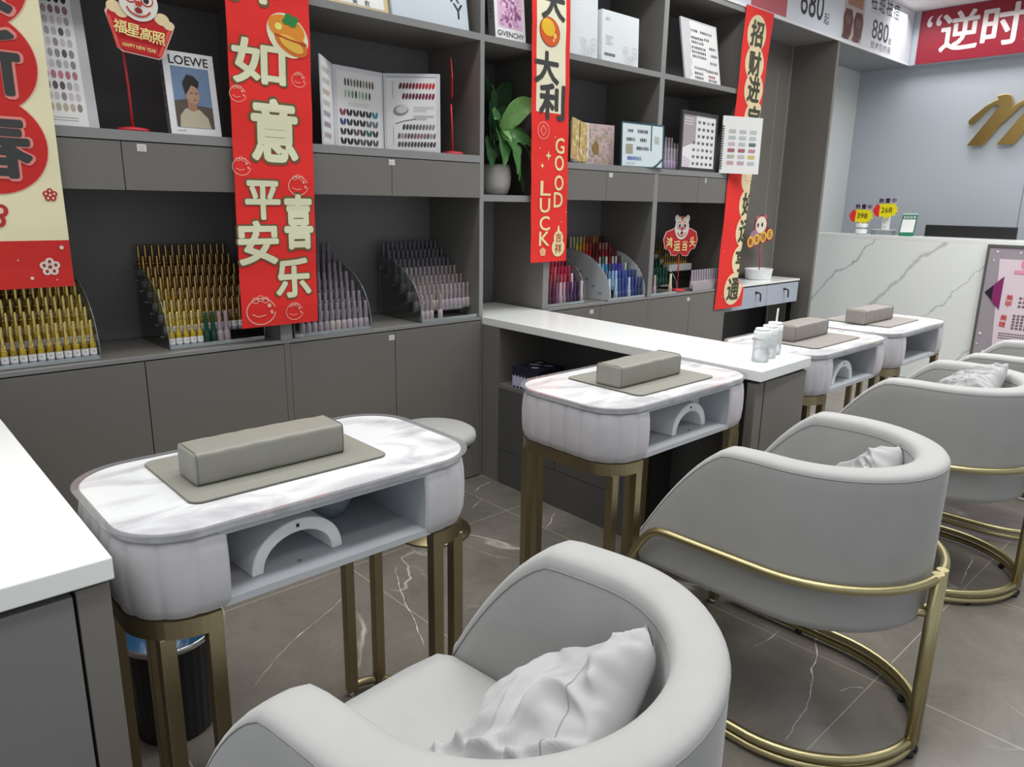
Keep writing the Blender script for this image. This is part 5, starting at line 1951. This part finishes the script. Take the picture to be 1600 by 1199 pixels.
b.rect(Ts, 0.001, 0.027, 0.001, 0.269, 0.0002, pc((112, 106, 108)))
for i, ch in enumerate('LOEWE'):
    b.text(Ts, ch, 0.014, 0.215 - i * 0.034, 0.018, 0.0008, DKN, 0.0, rot=-PI / 2)
b.build('spine', t)

# tri-fold colour chart
t = thing('colour_chart', 'white tri-fold nail colour chart standing open on the shelf', 'colour chart')
L0, F1, F2, R1 = (1.462, 2.664), (1.60, 2.82), (1.862, 2.855), (2.045, 2.69)
HT = 0.325
pans = []
for (a, c_) in ((L0, F1), (F1, F2), (F2, R1)):
    U = (c_[0] - a[0], c_[1] - a[1], 0)
    T = PL((a[0], a[1], ZS1), U, (0, 0, 1))
    w = math.hypot(U[0], U[1])
    MB().slab(T, 0.001, w - 0.001, 0, HT, -0.006, 0, pc((226, 226, 232))).build('panel', t, bev=0.001)
    pans.append((T, w))
b = MB()
T, w = pans[0]
b.rect(T, 0.02, w - 0.015, 0.012, HT - 0.015, 0.0006, WPA)
for k, c in enumerate(((206, 206, 200), (200, 206, 190), (206, 190, 170), (206, 206, 190), (170, 170, 180), (160, 140, 160), (196, 170, 176))):
    for i in range(6):
        b.ell(T, 0.035 + i * 0.019, HT - 0.045 - k * 0.04, 0.008, 0.012, 0.0012, pc(c), n=8)
T, w = pans[1]
b.rect(T, 0.02, w - 0.012, 0.012, HT - 0.018, 0.0006, WPA)
nails(b, T, 0.062, HT - 0.06, 10, 1, 0.016, 0.03, 0.011, 0.032, [(120, 96, 90), (90, 80, 80), (150, 140, 130), (110, 116, 110)])
nails(b, T, 0.062, HT - 0.105, 8, 1, 0.018, 0.03, 0.011, 0.032, [(170, 200, 170), (150, 180, 156), (120, 150, 130), (60, 80, 70)])
lines(b, T, 0.075, HT - 0.14, 2, 0.008, 0.11)
cc = [(150, 60, 84), (50, 46, 54), (60, 56, 62), (44, 42, 50), (56, 56, 64), (60, 140, 160)]
c2 = [(60, 70, 140), (66, 70, 76), (56, 56, 64), (44, 44, 52), (100, 112, 116), (110, 124, 130)]
c3 = [(66, 62, 66), (56, 50, 54), (96, 84, 92), (76, 66, 74), (50, 110, 96), (56, 62, 62)]
c4 = [(40, 40, 46), (42, 40, 46), (66, 62, 66), (90, 92, 84), (66, 66, 70), (100, 100, 92)]
for j, cs in enumerate((cc, c2, c3, c4)):
    nails(b, T, 0.045, HT - 0.178 - j * 0.038, 6, 1, 0.034, 0.03, 0.019, 0.029, cs, pair=True)
T, w = pans[2]
b.rect(T, 0.012, w - 0.018, 0.012, HT - 0.018, 0.0006, WPA)
b.rect(T, 0.012, w - 0.012, HT - 0.016, HT - 0.012, 0.0006, GPA)
reds = lambda i, j, r_: (90 + i * 14, 44, 54 + (i % 3) * 6)
greys = lambda i, j, r_: (70 + i * 9, 70 + i * 9, 76 + i * 8)
mix = lambda i, j, r_: r_.choice([(150, 110, 116), (120, 100, 106), (160, 160, 156), (100, 90, 96)])
blk = lambda i, j, r_: r_.choice([(66, 62, 66), (110, 106, 108), (90, 86, 90)])
nails(b, T, 0.075, HT - 0.05, 11, 1, 0.0142, 0.03, 0.012, 0.028, reds, rot=-0.25)
nails(b, T, 0.088, HT - 0.092, 10, 1, 0.0142, 0.03, 0.012, 0.028, lambda i, j, r_: (170 - i * 4 if i > 5 else 110, 50, 76), rot=-0.25)
b.ell(T, 0.075, HT - 0.15, 0.034, 0.022, 0.0012, pc((150, 148, 150)), n=20, rot=0.2)
b.ell(T, 0.08, HT - 0.145, 0.026, 0.016, 0.0016, pc((222, 220, 220)), n=20, rot=0.2)
lines(b, T, 0.13, HT - 0.135, 4, 0.006, 0.09, th=0.002)
lines(b, T, 0.13, HT - 0.17, 4, 0.005, 0.09, th=0.003)
b.stroke(T, [(0.05, HT - 0.205), (0.09, HT - 0.193), (0.14, HT - 0.185)], 0.003, 0.0012, DKN)
nails(b, T, 0.088, HT - 0.218, 10, 1, 0.0142, 0.03, 0.012, 0.026, greys, rot=-0.25)
nails(b, T, 0.066, HT - 0.255, 12, 1, 0.0140, 0.03, 0.012, 0.026, mix, rot=-0.25, seed=4)
nails(b, T, 0.066, HT - 0.29, 12, 1, 0.0140, 0.03, 0.012, 0.026, blk, rot=-0.25, seed=5)
b.rect(T, 0.04, 0.043, 0.03, 0.11, 0.0012, GPA); b.rect(T, 0.04, 0.043, HT - 0.10, HT - 0.03, 0.0012, GPA)
b.build('nail_samples', t)

# upper board, left part
t = thing('framed_card', 'white card in a thin pale wood frame on the upper shelf', 'framed card')
T = PL((1.285, 2.668, ZS2), (1, 0.02, 0), (0, 0.2, 1))
MB().slab(T, 0, 0.50, 0, 0.36, -0.012, 0, pc((226, 206, 150))).build('frame', t)
b = MB().rect(T, 0.012, 0.478, 0.012, 0.35, 0.001, WPA)
b.text(T, '款', 0.40, 0.025, 0.022, 0.002, DKN, 0.0)
b.text(T, '美', 0.345, 0.025, 0.022, 0.002, DKN, 0.0)
b.build('card', t)
t = thing('blue_gift_box', 'large pale blue-white box with dark letters X and Y', 'box')
T = PL((1.792, 2.665, ZS2), (1, 0.03, 0), (0, 0.16, 1))
MB().slab(T, 0, 0.405, 0, 0.36, -0.05, 0, mat('pale_blue_card', (206, 216, 226), 0.4)).build('box', t, bev=0.002)
MB().text(T, 'X', 0.335, 0.135, 0.05, 0.001, DKN, 0.012).build('letter', t)
MB().text(T, 'Y', 0.35, 0.075, 0.06, 0.001, DKN, 0.012).build('letter', t)
b = MB()
lines(b, T, 0.03, 0.09, 2, 0.008, 0.05)
b.build('small_print', t)
t = thing('art_book', 'pink and white GIVENCHY book on the upper shelf above the plant', 'book')
T = PL((2.338, 2.664, ZS2), (1, 0.02, 0), (0, 0.10, 1))
MB().slab(T, 0, 0.19, 0, 0.33, -0.045, 0, pc((240, 238, 240))).build('cover', t, bev=0.001)
b = MB()
b.rect(T, 0.02, 0.17, 0.05, 0.31, 0.0006, pc((226, 184, 214)))
r_ = random.Random(5)
for k in range(60):
    b.ell(T, r_.uniform(0.035, 0.155), r_.uniform(0.06, 0.18), r_.uniform(0.006, 0.014), r_.uniform(0.005, 0.012), 0.001 + 0.00002 * k, pc(r_.choice([(190, 130, 176), (236, 206, 228), (150, 96, 140), (214, 160, 200)])), n=8, rot=r_.uniform(0, 3))
for k in range(14):
    b.ell(T, r_.uniform(0.07, 0.13), r_.uniform(0.18, 0.28), 0.012, 0.016, 0.0025 + 0.00002 * k, pc(r_.choice([(206, 150, 190), (236, 210, 230), (170, 116, 160)])), n=8)
b.text(T, 'GIVENCHY', 0.095, 0.024, 0.022, 0.001, DKN, 0.012, w=0.165)
b.build('printed_cover', t)
b = MB()
Ts = PL(tuple(T(-0.0006, 0, -0.045)), tuple(T.N), tuple(T.V))
b.rect(Ts, 0.001, 0.044, 0.001, 0.329, 0.0002, pc((128, 130, 132)))
for i, ch in enumerate('GIVENCHY'):
    b.text(Ts, ch, 0.022, 0.275 - i * 0.026, 0.018, 0.0008, DKN, 0.0, rot=-PI / 2)
b.build('spine', t)

# upper board, right part: two white boxes and a sample chart
for k, (x0, w, h, lb) in enumerate(((2.79, 0.25, 0.29, 'left white box with a sketched bottom corner, beside the narrow banner'), (3.065, 0.30, 0.245, 'right white box with small grey print and a barcode'))):
    t = thing('white_gift_box', lb, 'box', (0, 0, 0), 0, 'white boxes on the upper shelf')
    T = PL((x0, 2.675 - 0.008 * k, ZS2), (1, 0.0, 0), (0, 0.04, 1))
    MB().slab(T, 0, w, 0, h, -0.09, 0, pc((236, 240, 244))).build('box', t, bev=0.002)
    b = MB()
    if k:
        b.text(T, 'art', 0.045, h - 0.04, 0.016, 0.001, GPA, 0.005)
        lines(b, T, 0.03, h - 0.12, 6, 0.008, 0.06, th=0.002)
        for i in range(14):
            b.rect(T, 0.02 + i * 0.0062, 0.0235 + i * 0.0062, 0.028, 0.042, 0.001, DKN)
    else:
        for i in range(4):
            b.rect(T, 0.02 + i * 0.0062, 0.0235 + i * 0.0062, 0.028, 0.042, 0.001, DKN)
    LG = pc((206, 210, 212))
    for i in range(14):
        b.ring(T, w - 0.075 + 0.045 * math.cos(i * 1.9), 0.05 + 0.03 * math.sin(i * 2.7), 0.018, 0.016, 0.0016, 0.001 + 0.0001 * i, LG, n=12)
    b.build('printing', t)
t = thing('sample_chart', 'white nail sample chart leaning on the upper right shelf', 'sample board')
T = PL((3.81, 2.668, ZS2), (0.98, 0.02, 0), (-0.03, 0.17, 1))
MB().slab(T, 0, 0.385, 0, 0.345, -0.01, 0, pc((214, 212, 218))).build('board', t)
b = MB().flat(T, [(0.035, 0.0), (0.075, 0.03), (0.065, 0.07), (0.085, 0.10), (0.07, 0.14), (0.09, 0.18), (0.075, 0.22), (0.09, 0.26), (0.085, 0.335), (0.375, 0.335), (0.375, 0.006), (0.04, 0.0)], 0.0006, WPA)
gr = lambda i, j, r_: r_.choice([(90, 88, 92), (120, 116, 120), (70, 70, 74), (150, 140, 146)])
for j, (u0, n_, v) in enumerate(((0.10, 4, 0.285), (0.20, 7, 0.285), (0.10, 7, 0.245), (0.24, 3, 0.25), (0.10, 7, 0.22), (0.29, 4, 0.205), (0.10, 8, 0.19), (0.10, 8, 0.165), (0.10, 8, 0.14), (0.30, 4, 0.165), (0.29, 4, 0.12), (0.11, 7, 0.075), (0.24, 7, 0.07), (0.11, 5, 0.045), (0.26, 4, 0.04), (0.11, 5, 0.02), (0.26, 5, 0.018))):
    nails(b, T, u0, v, n_, 1, 0.019, 0.02, 0.015, 0.018, gr if j != 14 else [(170, 50, 60)], seed=j)
b.build('nail_samples', t)

# middle board, right part
t = thing('golden_folder', 'small golden patterned folder leaning at the front of the shelf', 'folder')
T = PL((2.862, 2.67, ZS1 + 0.022), (0.97, 0.08, -0.2), (0.12, 0.10, 1))
MB().slab(T, 0, 0.135, 0, 0.205, -0.006, 0, pc((206, 178, 116))).build('cover', t)
b = MB()
r_ = random.Random(8)
for k in range(70):
    b.ell(T, r_.uniform(0.008, 0.127), r_.uniform(0.008, 0.198) * (0.6 if k % 2 else 1), r_.uniform(0.005, 0.013), r_.uniform(0.004, 0.01), 0.0006 + 0.00002 * k, pc(r_.choice([(226, 206, 150), (190, 150, 90), (236, 220, 180), (206, 160, 140), (216, 190, 110)])), n=8, rot=r_.uniform(0, 3))
b.rect(T, 0.062, 0.067, 0.07, 0.20, 0.003, pc((110, 80, 50)))
b.build('pattern', t)
t = thing('wire_easel', 'thin black wire easel under the golden folder', 'easel')
MB().tube([(2.87, 2.662, ZS1 + 0.006), (2.885, 2.70, ZS1 + 0.003), (2.98, 2.664, ZS1 + 0.006), (2.985, 2.655, ZS1 + 0.022)], 0.0018, BLK, 6).tube([(2.885, 2.70, ZS1 + 0.003), (2.93, 2.76, ZS1 + 0.16)], 0.0018, BLK, 6).build('wire', t)

t = thing('open_sample_book', 'open sample book with a pink flowered page behind the golden folder', 'sample book')
b0 = PL((2.94, 2.74, ZS1), (1, 0.12, 0), (0, 0.03, 1))
b1 = PL((3.10, 2.76, ZS1), (1, -0.12, 0), (0, 0.03, 1))
MB().slab(b0, 0, 0.158, 0, 0.215, -0.006, 0, WPA).build('left_page', t)
MB().slab(b1, 0, 0.185, 0, 0.215, -0.006, 0, pc((214, 186, 190))).build('right_page', t)
b = MB()
nails(b, b0, 0.03, 0.18, 6, 4, 0.022, 0.05, 0.013, 0.026, lambda i, j, r_: r_.choice([(70, 60, 66), (110, 96, 100), (160, 140, 140)]))
for k in range(90):
    b.ell(b1, r_.uniform(0.008, 0.165), r_.uniform(0.008, 0.205), r_.uniform(0.004, 0.012), r_.uniform(0.004, 0.01), 0.0006 + 0.00002 * k, pc(r_.choice([(206, 160, 170), (190, 190, 150), (226, 200, 196), (170, 180, 130), (200, 170, 140)])), n=8, rot=r_.uniform(0, 3))
b.flat(b1, [(0.02, 0.10), (0.05, 0.13), (0.07, 0.11), (0.07, 0.06), (0.03, 0.06)], 0.003, pc((150, 120, 70)))
b.build('printed_pages', t)

t = thing('teal_folder', 'white sample folder with teal edges and strap on the middle shelf', 'folder')
T = PL((3.275, 2.675, ZS1), (1, -0.11, 0), (0, 0.04, 1))
TE = pc((52, 96, 106))
MB().slab(T, 0, 0.335, 0, 0.235, -0.008, 0, TE).build('cover', t)
b = MB().rect(T, 0.004, 0.322, 0.004, 0.226, 0.0006, pc((226, 236, 240)))
nails(b, T, 0.05, 0.19, 3, 1, 0.014, 0.03, 0.012, 0.018, gr)
nails(b, T, 0.125, 0.19, 6, 1, 0.014, 0.03, 0.012, 0.022, gr, seed=3)
nails(b, T, 0.04, 0.145, 5, 1, 0.014, 0.03, 0.012, 0.022, gr, seed=4)
nails(b, T, 0.145, 0.145, 4, 1, 0.014, 0.03, 0.012, 0.022, gr, seed=4)
nails(b, T, 0.12, 0.10, 7, 1, 0.014, 0.03, 0.012, 0.022, gr, seed=5)
b.rect(T, 0.03, 0.085, 0.068, 0.12, 0.001, pc((170, 166, 150)))
nails(b, T, 0.05, 0.045, 8, 1, 0.014, 0.03, 0.013, 0.024, lambda i, j, r_: (90 + i * 8, 100 + i * 10, 190))
nails(b, T, 0.035, 0.018, 5, 1, 0.016, 0.03, 0.011, 0.016, [(200, 206, 210), (180, 190, 196)])
b.rect(T, 0.225, 0.235, 0.09, 0.226, 0.001, TE)
b.rect(T, 0.255, 0.295, 0.13, 0.17, 0.001, pc((190, 196, 186)))
b.stroke(T, [(0.325, 0.05), (0.28, 0.015), (0.25, 0.0)], 0.012, 0.002, TE)
b.build('printed_samples', t)

T8 = []
t = thing('bottle_rack', 'small clear rack of pale mauve bottles left of the framed chart', 'rack', (0, 0, 0), 0, 'stepped acrylic bottle racks')
for k in range(3):
    y, z = 2.70 + 0.045 * k, ZS1 + 0.004 + 0.035 * k
    MB().box(3.655, 3.90, y - 0.014, y + 0.03, z - 0.003, z, ACR).build('tier', t)
for xx in (3.65, 3.90):
    MB().prism([(2.68, ZS1 + 0.0005), (2.84, ZS1 + 0.0005), (2.84, ZS1 + 0.17), (2.68, ZS1 + 0.03)], xx, xx + 0.003, ACR, axis='x').build('side_panel', t)
for k in range(3):
    for i in range(8):
        bottle(3.672 + i * 0.0305, 2.70 + 0.045 * k, ZS1 + 0.0042 + 0.035 * k, 'slim', (206, 198, 208) if k else (180, 160, 190), (186, 176, 184), 'pale mauve bottle, %s from the left, %s row beside the framed chart' % (ORD[i], RN[k]), 'mauve bottles beside the framed chart')

t = thing('framed_chart', 'black framed chart of nail pairs standing on the right shelf', 'framed chart')
T = PL((3.80, 2.664, ZS1), (1, 0.03, 0), (0, 0.015, 1))
FB = pc((60, 58, 62))
for u0, u1, v0, v1 in ((0.06, 0.415, 0, 0.02), (0.06, 0.415, 0.325, 0.345), (0.06, 0.078, 0.02, 0.325), (0.397, 0.415, 0.02, 0.325)):
    pass
fr = MB()
fr.slab(T, 0, 0.40, 0, 0.02, -0.012, 0.004, FB).slab(T, 0, 0.40, 0.322, 0.342, -0.012, 0.004, FB).slab(T, 0, 0.018, 0.02, 0.322, -0.012, 0.004, FB).slab(T, 0.382, 0.40, 0.02, 0.322, -0.012, 0.004, FB)
fr.build('frame', t)
MB().slab(T, 0.018, 0.382, 0.02, 0.322, -0.01, 0, WPA).build('sheet', t)
b = MB()
b.flat(T, [(0.018, 0.13), (0.16, 0.17), (0.16, 0.322), (0.018, 0.322)], 0.0006, pc((178, 166, 174)))
b.flat(T, [(0.018, 0.02), (0.10, 0.02), (0.12, 0.06), (0.018, 0.09)], 0.0006, pc((222, 212, 222)))
for k in range(3):
    b.rect(T, 0.03, 0.13, 0.295 - k * 0.016, 0.303 - k * 0.016, 0.0012, pc((214, 206, 212)))
nails(b, T, 0.195, 0.285, 4, 7, 0.05, 0.04, 0.017, 0.02, lambda i, j, r_: r_.choice([(70, 70, 74), (110, 108, 112), (160, 156, 160), (90, 90, 96)]), pair=True)
nails(b, T, 0.145, 0.165, 1, 4, 0.05, 0.04, 0.017, 0.02, [(120, 116, 120)], pair=True)
b.build('nail_samples', t)

t = thing('spiral_chart', 'white spiral-bound sample chart overlapping the last red banner', 'sample board')
T = PL((4.225, 2.656, ZS1 - 0.001), (1, -0.36, 0), (0, 0.0, 1))
MB().slab(T, 0, 0.31, 0, 0.345, -0.006, 0, WPA).build('board', t)
b = MB()
for k in range(18):
    b.tube([(T(0.004 + 0.009 * math.cos(2 * PI * q / 8), 0.03 + k * 0.0148, 0.008 * math.sin(2 * PI * q / 8) - 0.002)) for q in range(8)], 0.0028, BLK, 5, closed=True)
b.build('spiral_binding', t)
b = MB()
pal = [[(190, 196, 190), (196, 198, 200), (200, 204, 200)], [(190, 196, 196), (196, 200, 204), (200, 200, 204)], [(206, 190, 200), (190, 200, 200), (110, 120, 120)], [(170, 110, 120), (176, 110, 120), (196, 150, 160)], [(196, 190, 170), (200, 196, 190), (214, 196, 120)], [(206, 170, 170), (200, 170, 180), (196, 200, 200)]]
for j in range(6):
    for i in range(3):
        for q in range(3):
            b.ell(T, 0.06 + i * 0.082 + q * 0.017, 0.255 - j * 0.038, 0.012, 0.013, 0.0008 + 0.0002 * q, pc(pal[j][i]), n=10)
b.build('nail_samples', t)

# potted plant in its compartment
t = thing('potted_plant', 'peace lily with drooping dark green leaves in a pale ribbed pot', 'plant', (2.465, 2.80, 1.3752))
P = []
n = 48
for r, z in ((0.0, 0.0), (0.045, 0.0), (0.060, 0.01), (0.072, 0.045), (0.076, 0.085), (0.072, 0.125), (0.066, 0.145), (0.062, 0.145), (0.064, 0.12), (0.0, 0.115)):
    P.append([((r + (0.0016 if k % 2 and r > 0.05 else 0)) * math.cos(2 * PI * k / n), (r + (0.0016 if k % 2 and r > 0.05 else 0)) * math.sin(2 * PI * k / n), z) for k in range(n)])
pot = MB().grid(P, mat('pale_ceramic', (206, 200, 194), 0.5), cu=True).build('pot', t)
MB().lathe([(0.0, 0.128), (0.0635, 0.128)], pc((60, 48, 40)), 24, caps=False).build('soil', pot)
lf = MB()
st = MB()
LM = [mat('leaf_green', (84, 130, 76), 0.4, spec=0.5, noise_amt=0.2, noise_scale=60), mat('leaf_dark', (62, 98, 64), 0.4, spec=0.5, noise_amt=0.2, noise_scale=60), mat('leaf_light', (126, 172, 100), 0.42, spec=0.5, noise_amt=0.15, noise_scale=60)]


def leaf(base, knee, tip, w, mt, twist=0.0):
    base, knee, tip = Vector(base), Vector(knee), Vector(tip)
    st.tube([Vector((0, 0, 0.125)), Vector((base.x * 0.6, base.y * 0.6, 0.125 + (base.z - 0.125) * 0.6)), base], 0.0022, pc((70, 100, 60)), 6)
    P = []
    for i in range(13):
        s_ = i / 12
        p = base.lerp(knee, s_).lerp(knee.lerp(tip, s_), s_)
        q = base.lerp(knee, min(1, s_ + 0.02)).lerp(knee.lerp(tip, min(1, s_ + 0.02)), min(1, s_ + 0.02))
        tn = (q - p) if (q - p).length > 1e-6 else (tip - knee)
        tn.normalize()
        sd = tn.cross(Vector((0.3, -1, 0.5 + twist))).normalized()
        nr = sd.cross(tn).normalized()
        ww = w * (math.sin(PI * min(1, s_ * 0.93 + 0.04)) ** 0.75) * (1 - 0.35 * s_)
        row = []
        for k in (-1, -0.5, 0, 0.5, 1):
            row.append(p + sd * (ww * k) + nr * (abs(k) * ww * 0.28 + 0.003 * math.sin(s_ * 22) * abs(k)))
        P.append(row)
    lf.grid(P, mt)


leaf((0.0, -0.02, 0.27), (0.06, -0.07, 0.45), (0.20, -0.11, 0.43), 0.061, LM[2])
leaf((-0.01, -0.03, 0.24), (-0.03, -0.09, 0.33), (-0.055, -0.12, 0.13), 0.076, LM[0])
leaf((0.02, -0.03, 0.24), (0.10, -0.09, 0.36), (0.175, -0.10, 0.10), 0.068, LM[0])
leaf((-0.02, -0.02, 0.26), (-0.055, -0.09, 0.34), (-0.02, -0.13, 0.245), 0.049, LM[2])
leaf((0.02, 0.0, 0.26), (0.09, -0.03, 0.33), (0.17, -0.05, 0.25), 0.055, LM[1])
leaf((-0.02, 0.02, 0.30), (-0.03, 0.0, 0.46), (-0.06, -0.03, 0.50), 0.063, LM[1])
leaf((0.02, 0.04, 0.32), (0.05, 0.04, 0.50), (0.14, 0.04, 0.53), 0.063, LM[1])
leaf((0.0, 0.05, 0.32), (0.0, 0.06, 0.50), (-0.04, 0.05, 0.56), 0.061, LM[1])
leaf((0.02, 0.02, 0.20), (0.10, -0.04, 0.22), (0.12, -0.07, 0.02), 0.063, LM[1])
leaf((-0.03, -0.01, 0.22), (-0.10, -0.06, 0.26), (-0.11, -0.09, 0.12), 0.061, LM[1])
leaf((0.03, 0.05, 0.25), (0.12, 0.06, 0.36), (0.15, 0.05, 0.20), 0.063, LM[1])
leaf((0.01, -0.05, 0.20), (0.05, -0.10, 0.24), (0.055, -0.11, 0.07), 0.041, LM[0])
leaf((-0.01, -0.04, 0.22), (0.02, -0.12, 0.30), (0.02, -0.135, 0.10), 0.061, LM[0])
leaf((0.0, -0.03, 0.26), (-0.07, -0.07, 0.40), (-0.10, -0.10, 0.34), 0.055, LM[0])
leaf((0.03, -0.02, 0.25), (0.11, -0.07, 0.30), (0.18, -0.09, 0.22), 0.055, LM[0])
leaf((0.0, 0.02, 0.28), (0.05, 0.0, 0.42), (0.10, -0.03, 0.36), 0.061, LM[1])
leaf((0.03, 0.04, 0.22), (0.13, 0.03, 0.28), (0.17, 0.0, 0.06), 0.061, LM[1])
lf.build('foliage', t, fix=False)
st.build('stems', t)

# deck: cloud-shaped stick sign
t = thing('festive_table_sign', 'red cloud-shaped stick sign with a lion mask before the green rack', 'sign', (0, 0, 0), 0, 'festive stick signs on red poles')
stick_base(t, 3.985, 2.745, DZ + 0.0003, 1.06)
T = PL((3.97, 2.735, 1.105), (1, 0.0, 0), (0, 0, 1))
CL = [(-0.175, 0.03), (-0.15, 0.075), (-0.10, 0.085), (-0.05, 0.10), (0.05, 0.10), (0.11, 0.09), (0.165, 0.07), (0.185, 0.02), (0.16, -0.03), (0.115, -0.04), (0.085, -0.075), (0.03, -0.07), (0.0, -0.05), (-0.04, -0.07), (-0.09, -0.065), (-0.11, -0.035), (-0.155, -0.025)]
MB().prism([(u * 1.04, v * 1.05) for u, v in CL], -0.003, 0.0, pc((246, 206, 190)), T=T).build('sign_board', t, bev=0.0)
b = MB().flat(T, CL, 0.0008, pc((204, 36, 46)))
lion(b, T, 0.005, 0.10, 0.076, 0.002)
for i, ch in enumerate('鸿运当头'):
    b.text(T, ch, -0.125 + 0.083 * i, 0.0 + (0.012 if i in (0, 3) else -0.012), 0.062, 0.006, YL, 0.02)
b.build('printed_front', t)

# white drawer table in the alcove
t = thing('drawer_table', 'white-topped table with two pale drawers in the dark alcove', 'table')
MB().box(4.435, 5.565, 2.70, 2.99, 0.788, 0.802, WHT).build('table_top', t, bev=0.001)
MB().box(4.437, 5.563, 2.704, 2.988, 0.779, 0.788, BLK).build('top_edge', t)
MB().box(4.445, 5.555, 2.718, 2.985, 0.625, 0.779, pc((150, 156, 168))).build('body', t)
HB = mat('dull_black_metal', (40, 40, 44), 0.4, metal=0.3)
for a_, b_, hx in ((4.45, 5.07, 4.915), (5.075, 5.553, 5.33)):
    d = MB().box(a_, b_, 2.703, 2.718, 0.626, 0.777, pc((176, 184, 198))).build('drawer_front', t, bev=0.001)
    m = MB().tube([(hx, 2.703, 0.735), (hx, 2.678, 0.735), (hx + 0.014, 2.674, 0.725), (hx + 0.018, 2.674, 0.70), (hx + 0.018, 2.674, 0.672)], 0.0055, HB, 8)
    m.lathe([(0.0, 0.0), (0.011, 0.0), (0.011, 0.004), (0.0, 0.004)], HB, 12)
    for j in range(len(m.v) - 48, len(m.v)):
        v = m.v[j]
        m.v[j] = (v[0] + hx, 2.703 - v[2], v[1] + 0.735)
    m.build('handle', d)
for lx, ly in ((4.47, 2.74), (5.53, 2.74), (4.47, 2.96), (5.53, 2.96)):
    MB().box(lx - 0.02, lx + 0.02, ly - 0.02, ly + 0.02, 0.0, 0.625, BLK).build('leg', t)
MB().box(4.49, 5.51, 2.95, 2.96, 0.05, 0.625, BLK).build('recess_dark_sheet', t)  # black sheet added to make the recess under the drawers dark

t = thing('oval_basin', 'white oval basin on the table in the alcove', 'basin', (5.235, 2.875, 0.8022))
P = []
for r, z in ((0.0, 0.0), (0.86, 0.0), (0.93, 0.008), (1.0, 0.07), (1.03, 0.076), (1.0, 0.079), (0.96, 0.07), (0.88, 0.014), (0.0, 0.010)):
    P.append([(0.125 * r * math.cos(2 * PI * k / 36), 0.095 * r * math.sin(2 * PI * k / 36), z) for k in range(36)])
MB().grid(P, WPL, cu=True).build('basin', t)
t = thing('festive_table_sign', 'small stick sign with a cartoon snake and four orange discs', 'sign', (0, 0, 0), 0, 'festive stick signs on red poles')
stick_base(t, 5.235, 2.872, 0.8126, 1.05)
T = PL((5.19, 2.865, 1.13), (1, 0, 0.05), (-0.05, 0, 1))
SN = [(-0.19, -0.065), (-0.19, -0.02), (-0.12, 0.03), (-0.09, 0.08), (-0.08, 0.13), (0.0, 0.155), (0.08, 0.13), (0.10, 0.06), (0.19, 0.03), (0.20, -0.02), (0.16, -0.05), (0.05, -0.055), (-0.03, -0.075), (-0.13, -0.09)]
MB().prism(SN, -0.003, 0.0, pc((150, 60, 70)), T=T).build('sign_board', t)
b = MB()
b.ell(T, -0.08, -0.01, 0.075, 0.06, 0.001, pc((170, 130, 160)), n=20)
b.ell(T, 0.0, 0.08, 0.078, 0.062, 0.0016, pc((244, 232, 214)), n=24)
for k in (-1, 1):
    b.ell(T, k * 0.03 - 0.015, 0.08, 0.013, 0.017, 0.0022, pc((40, 36, 40)), n=12)
    b.ell(T, k * 0.055, 0.135, 0.02, 0.018, 0.0012, pc((214, 100, 110)), n=12)
for i, (ch, u) in enumerate(zip('新年快乐', (-0.14, -0.055, 0.04, 0.135))):
    b.ell(T, u, -0.035 + 0.012 * i, 0.048, 0.042, 0.003 + 0.0002 * i, pc((240, 190, 90)), n=20)
    b.text(T, ch, u, -0.035 + 0.012 * i, 0.05, 0.0045, pc((150, 50, 40)), 0.01)
b.build('printed_front', t)
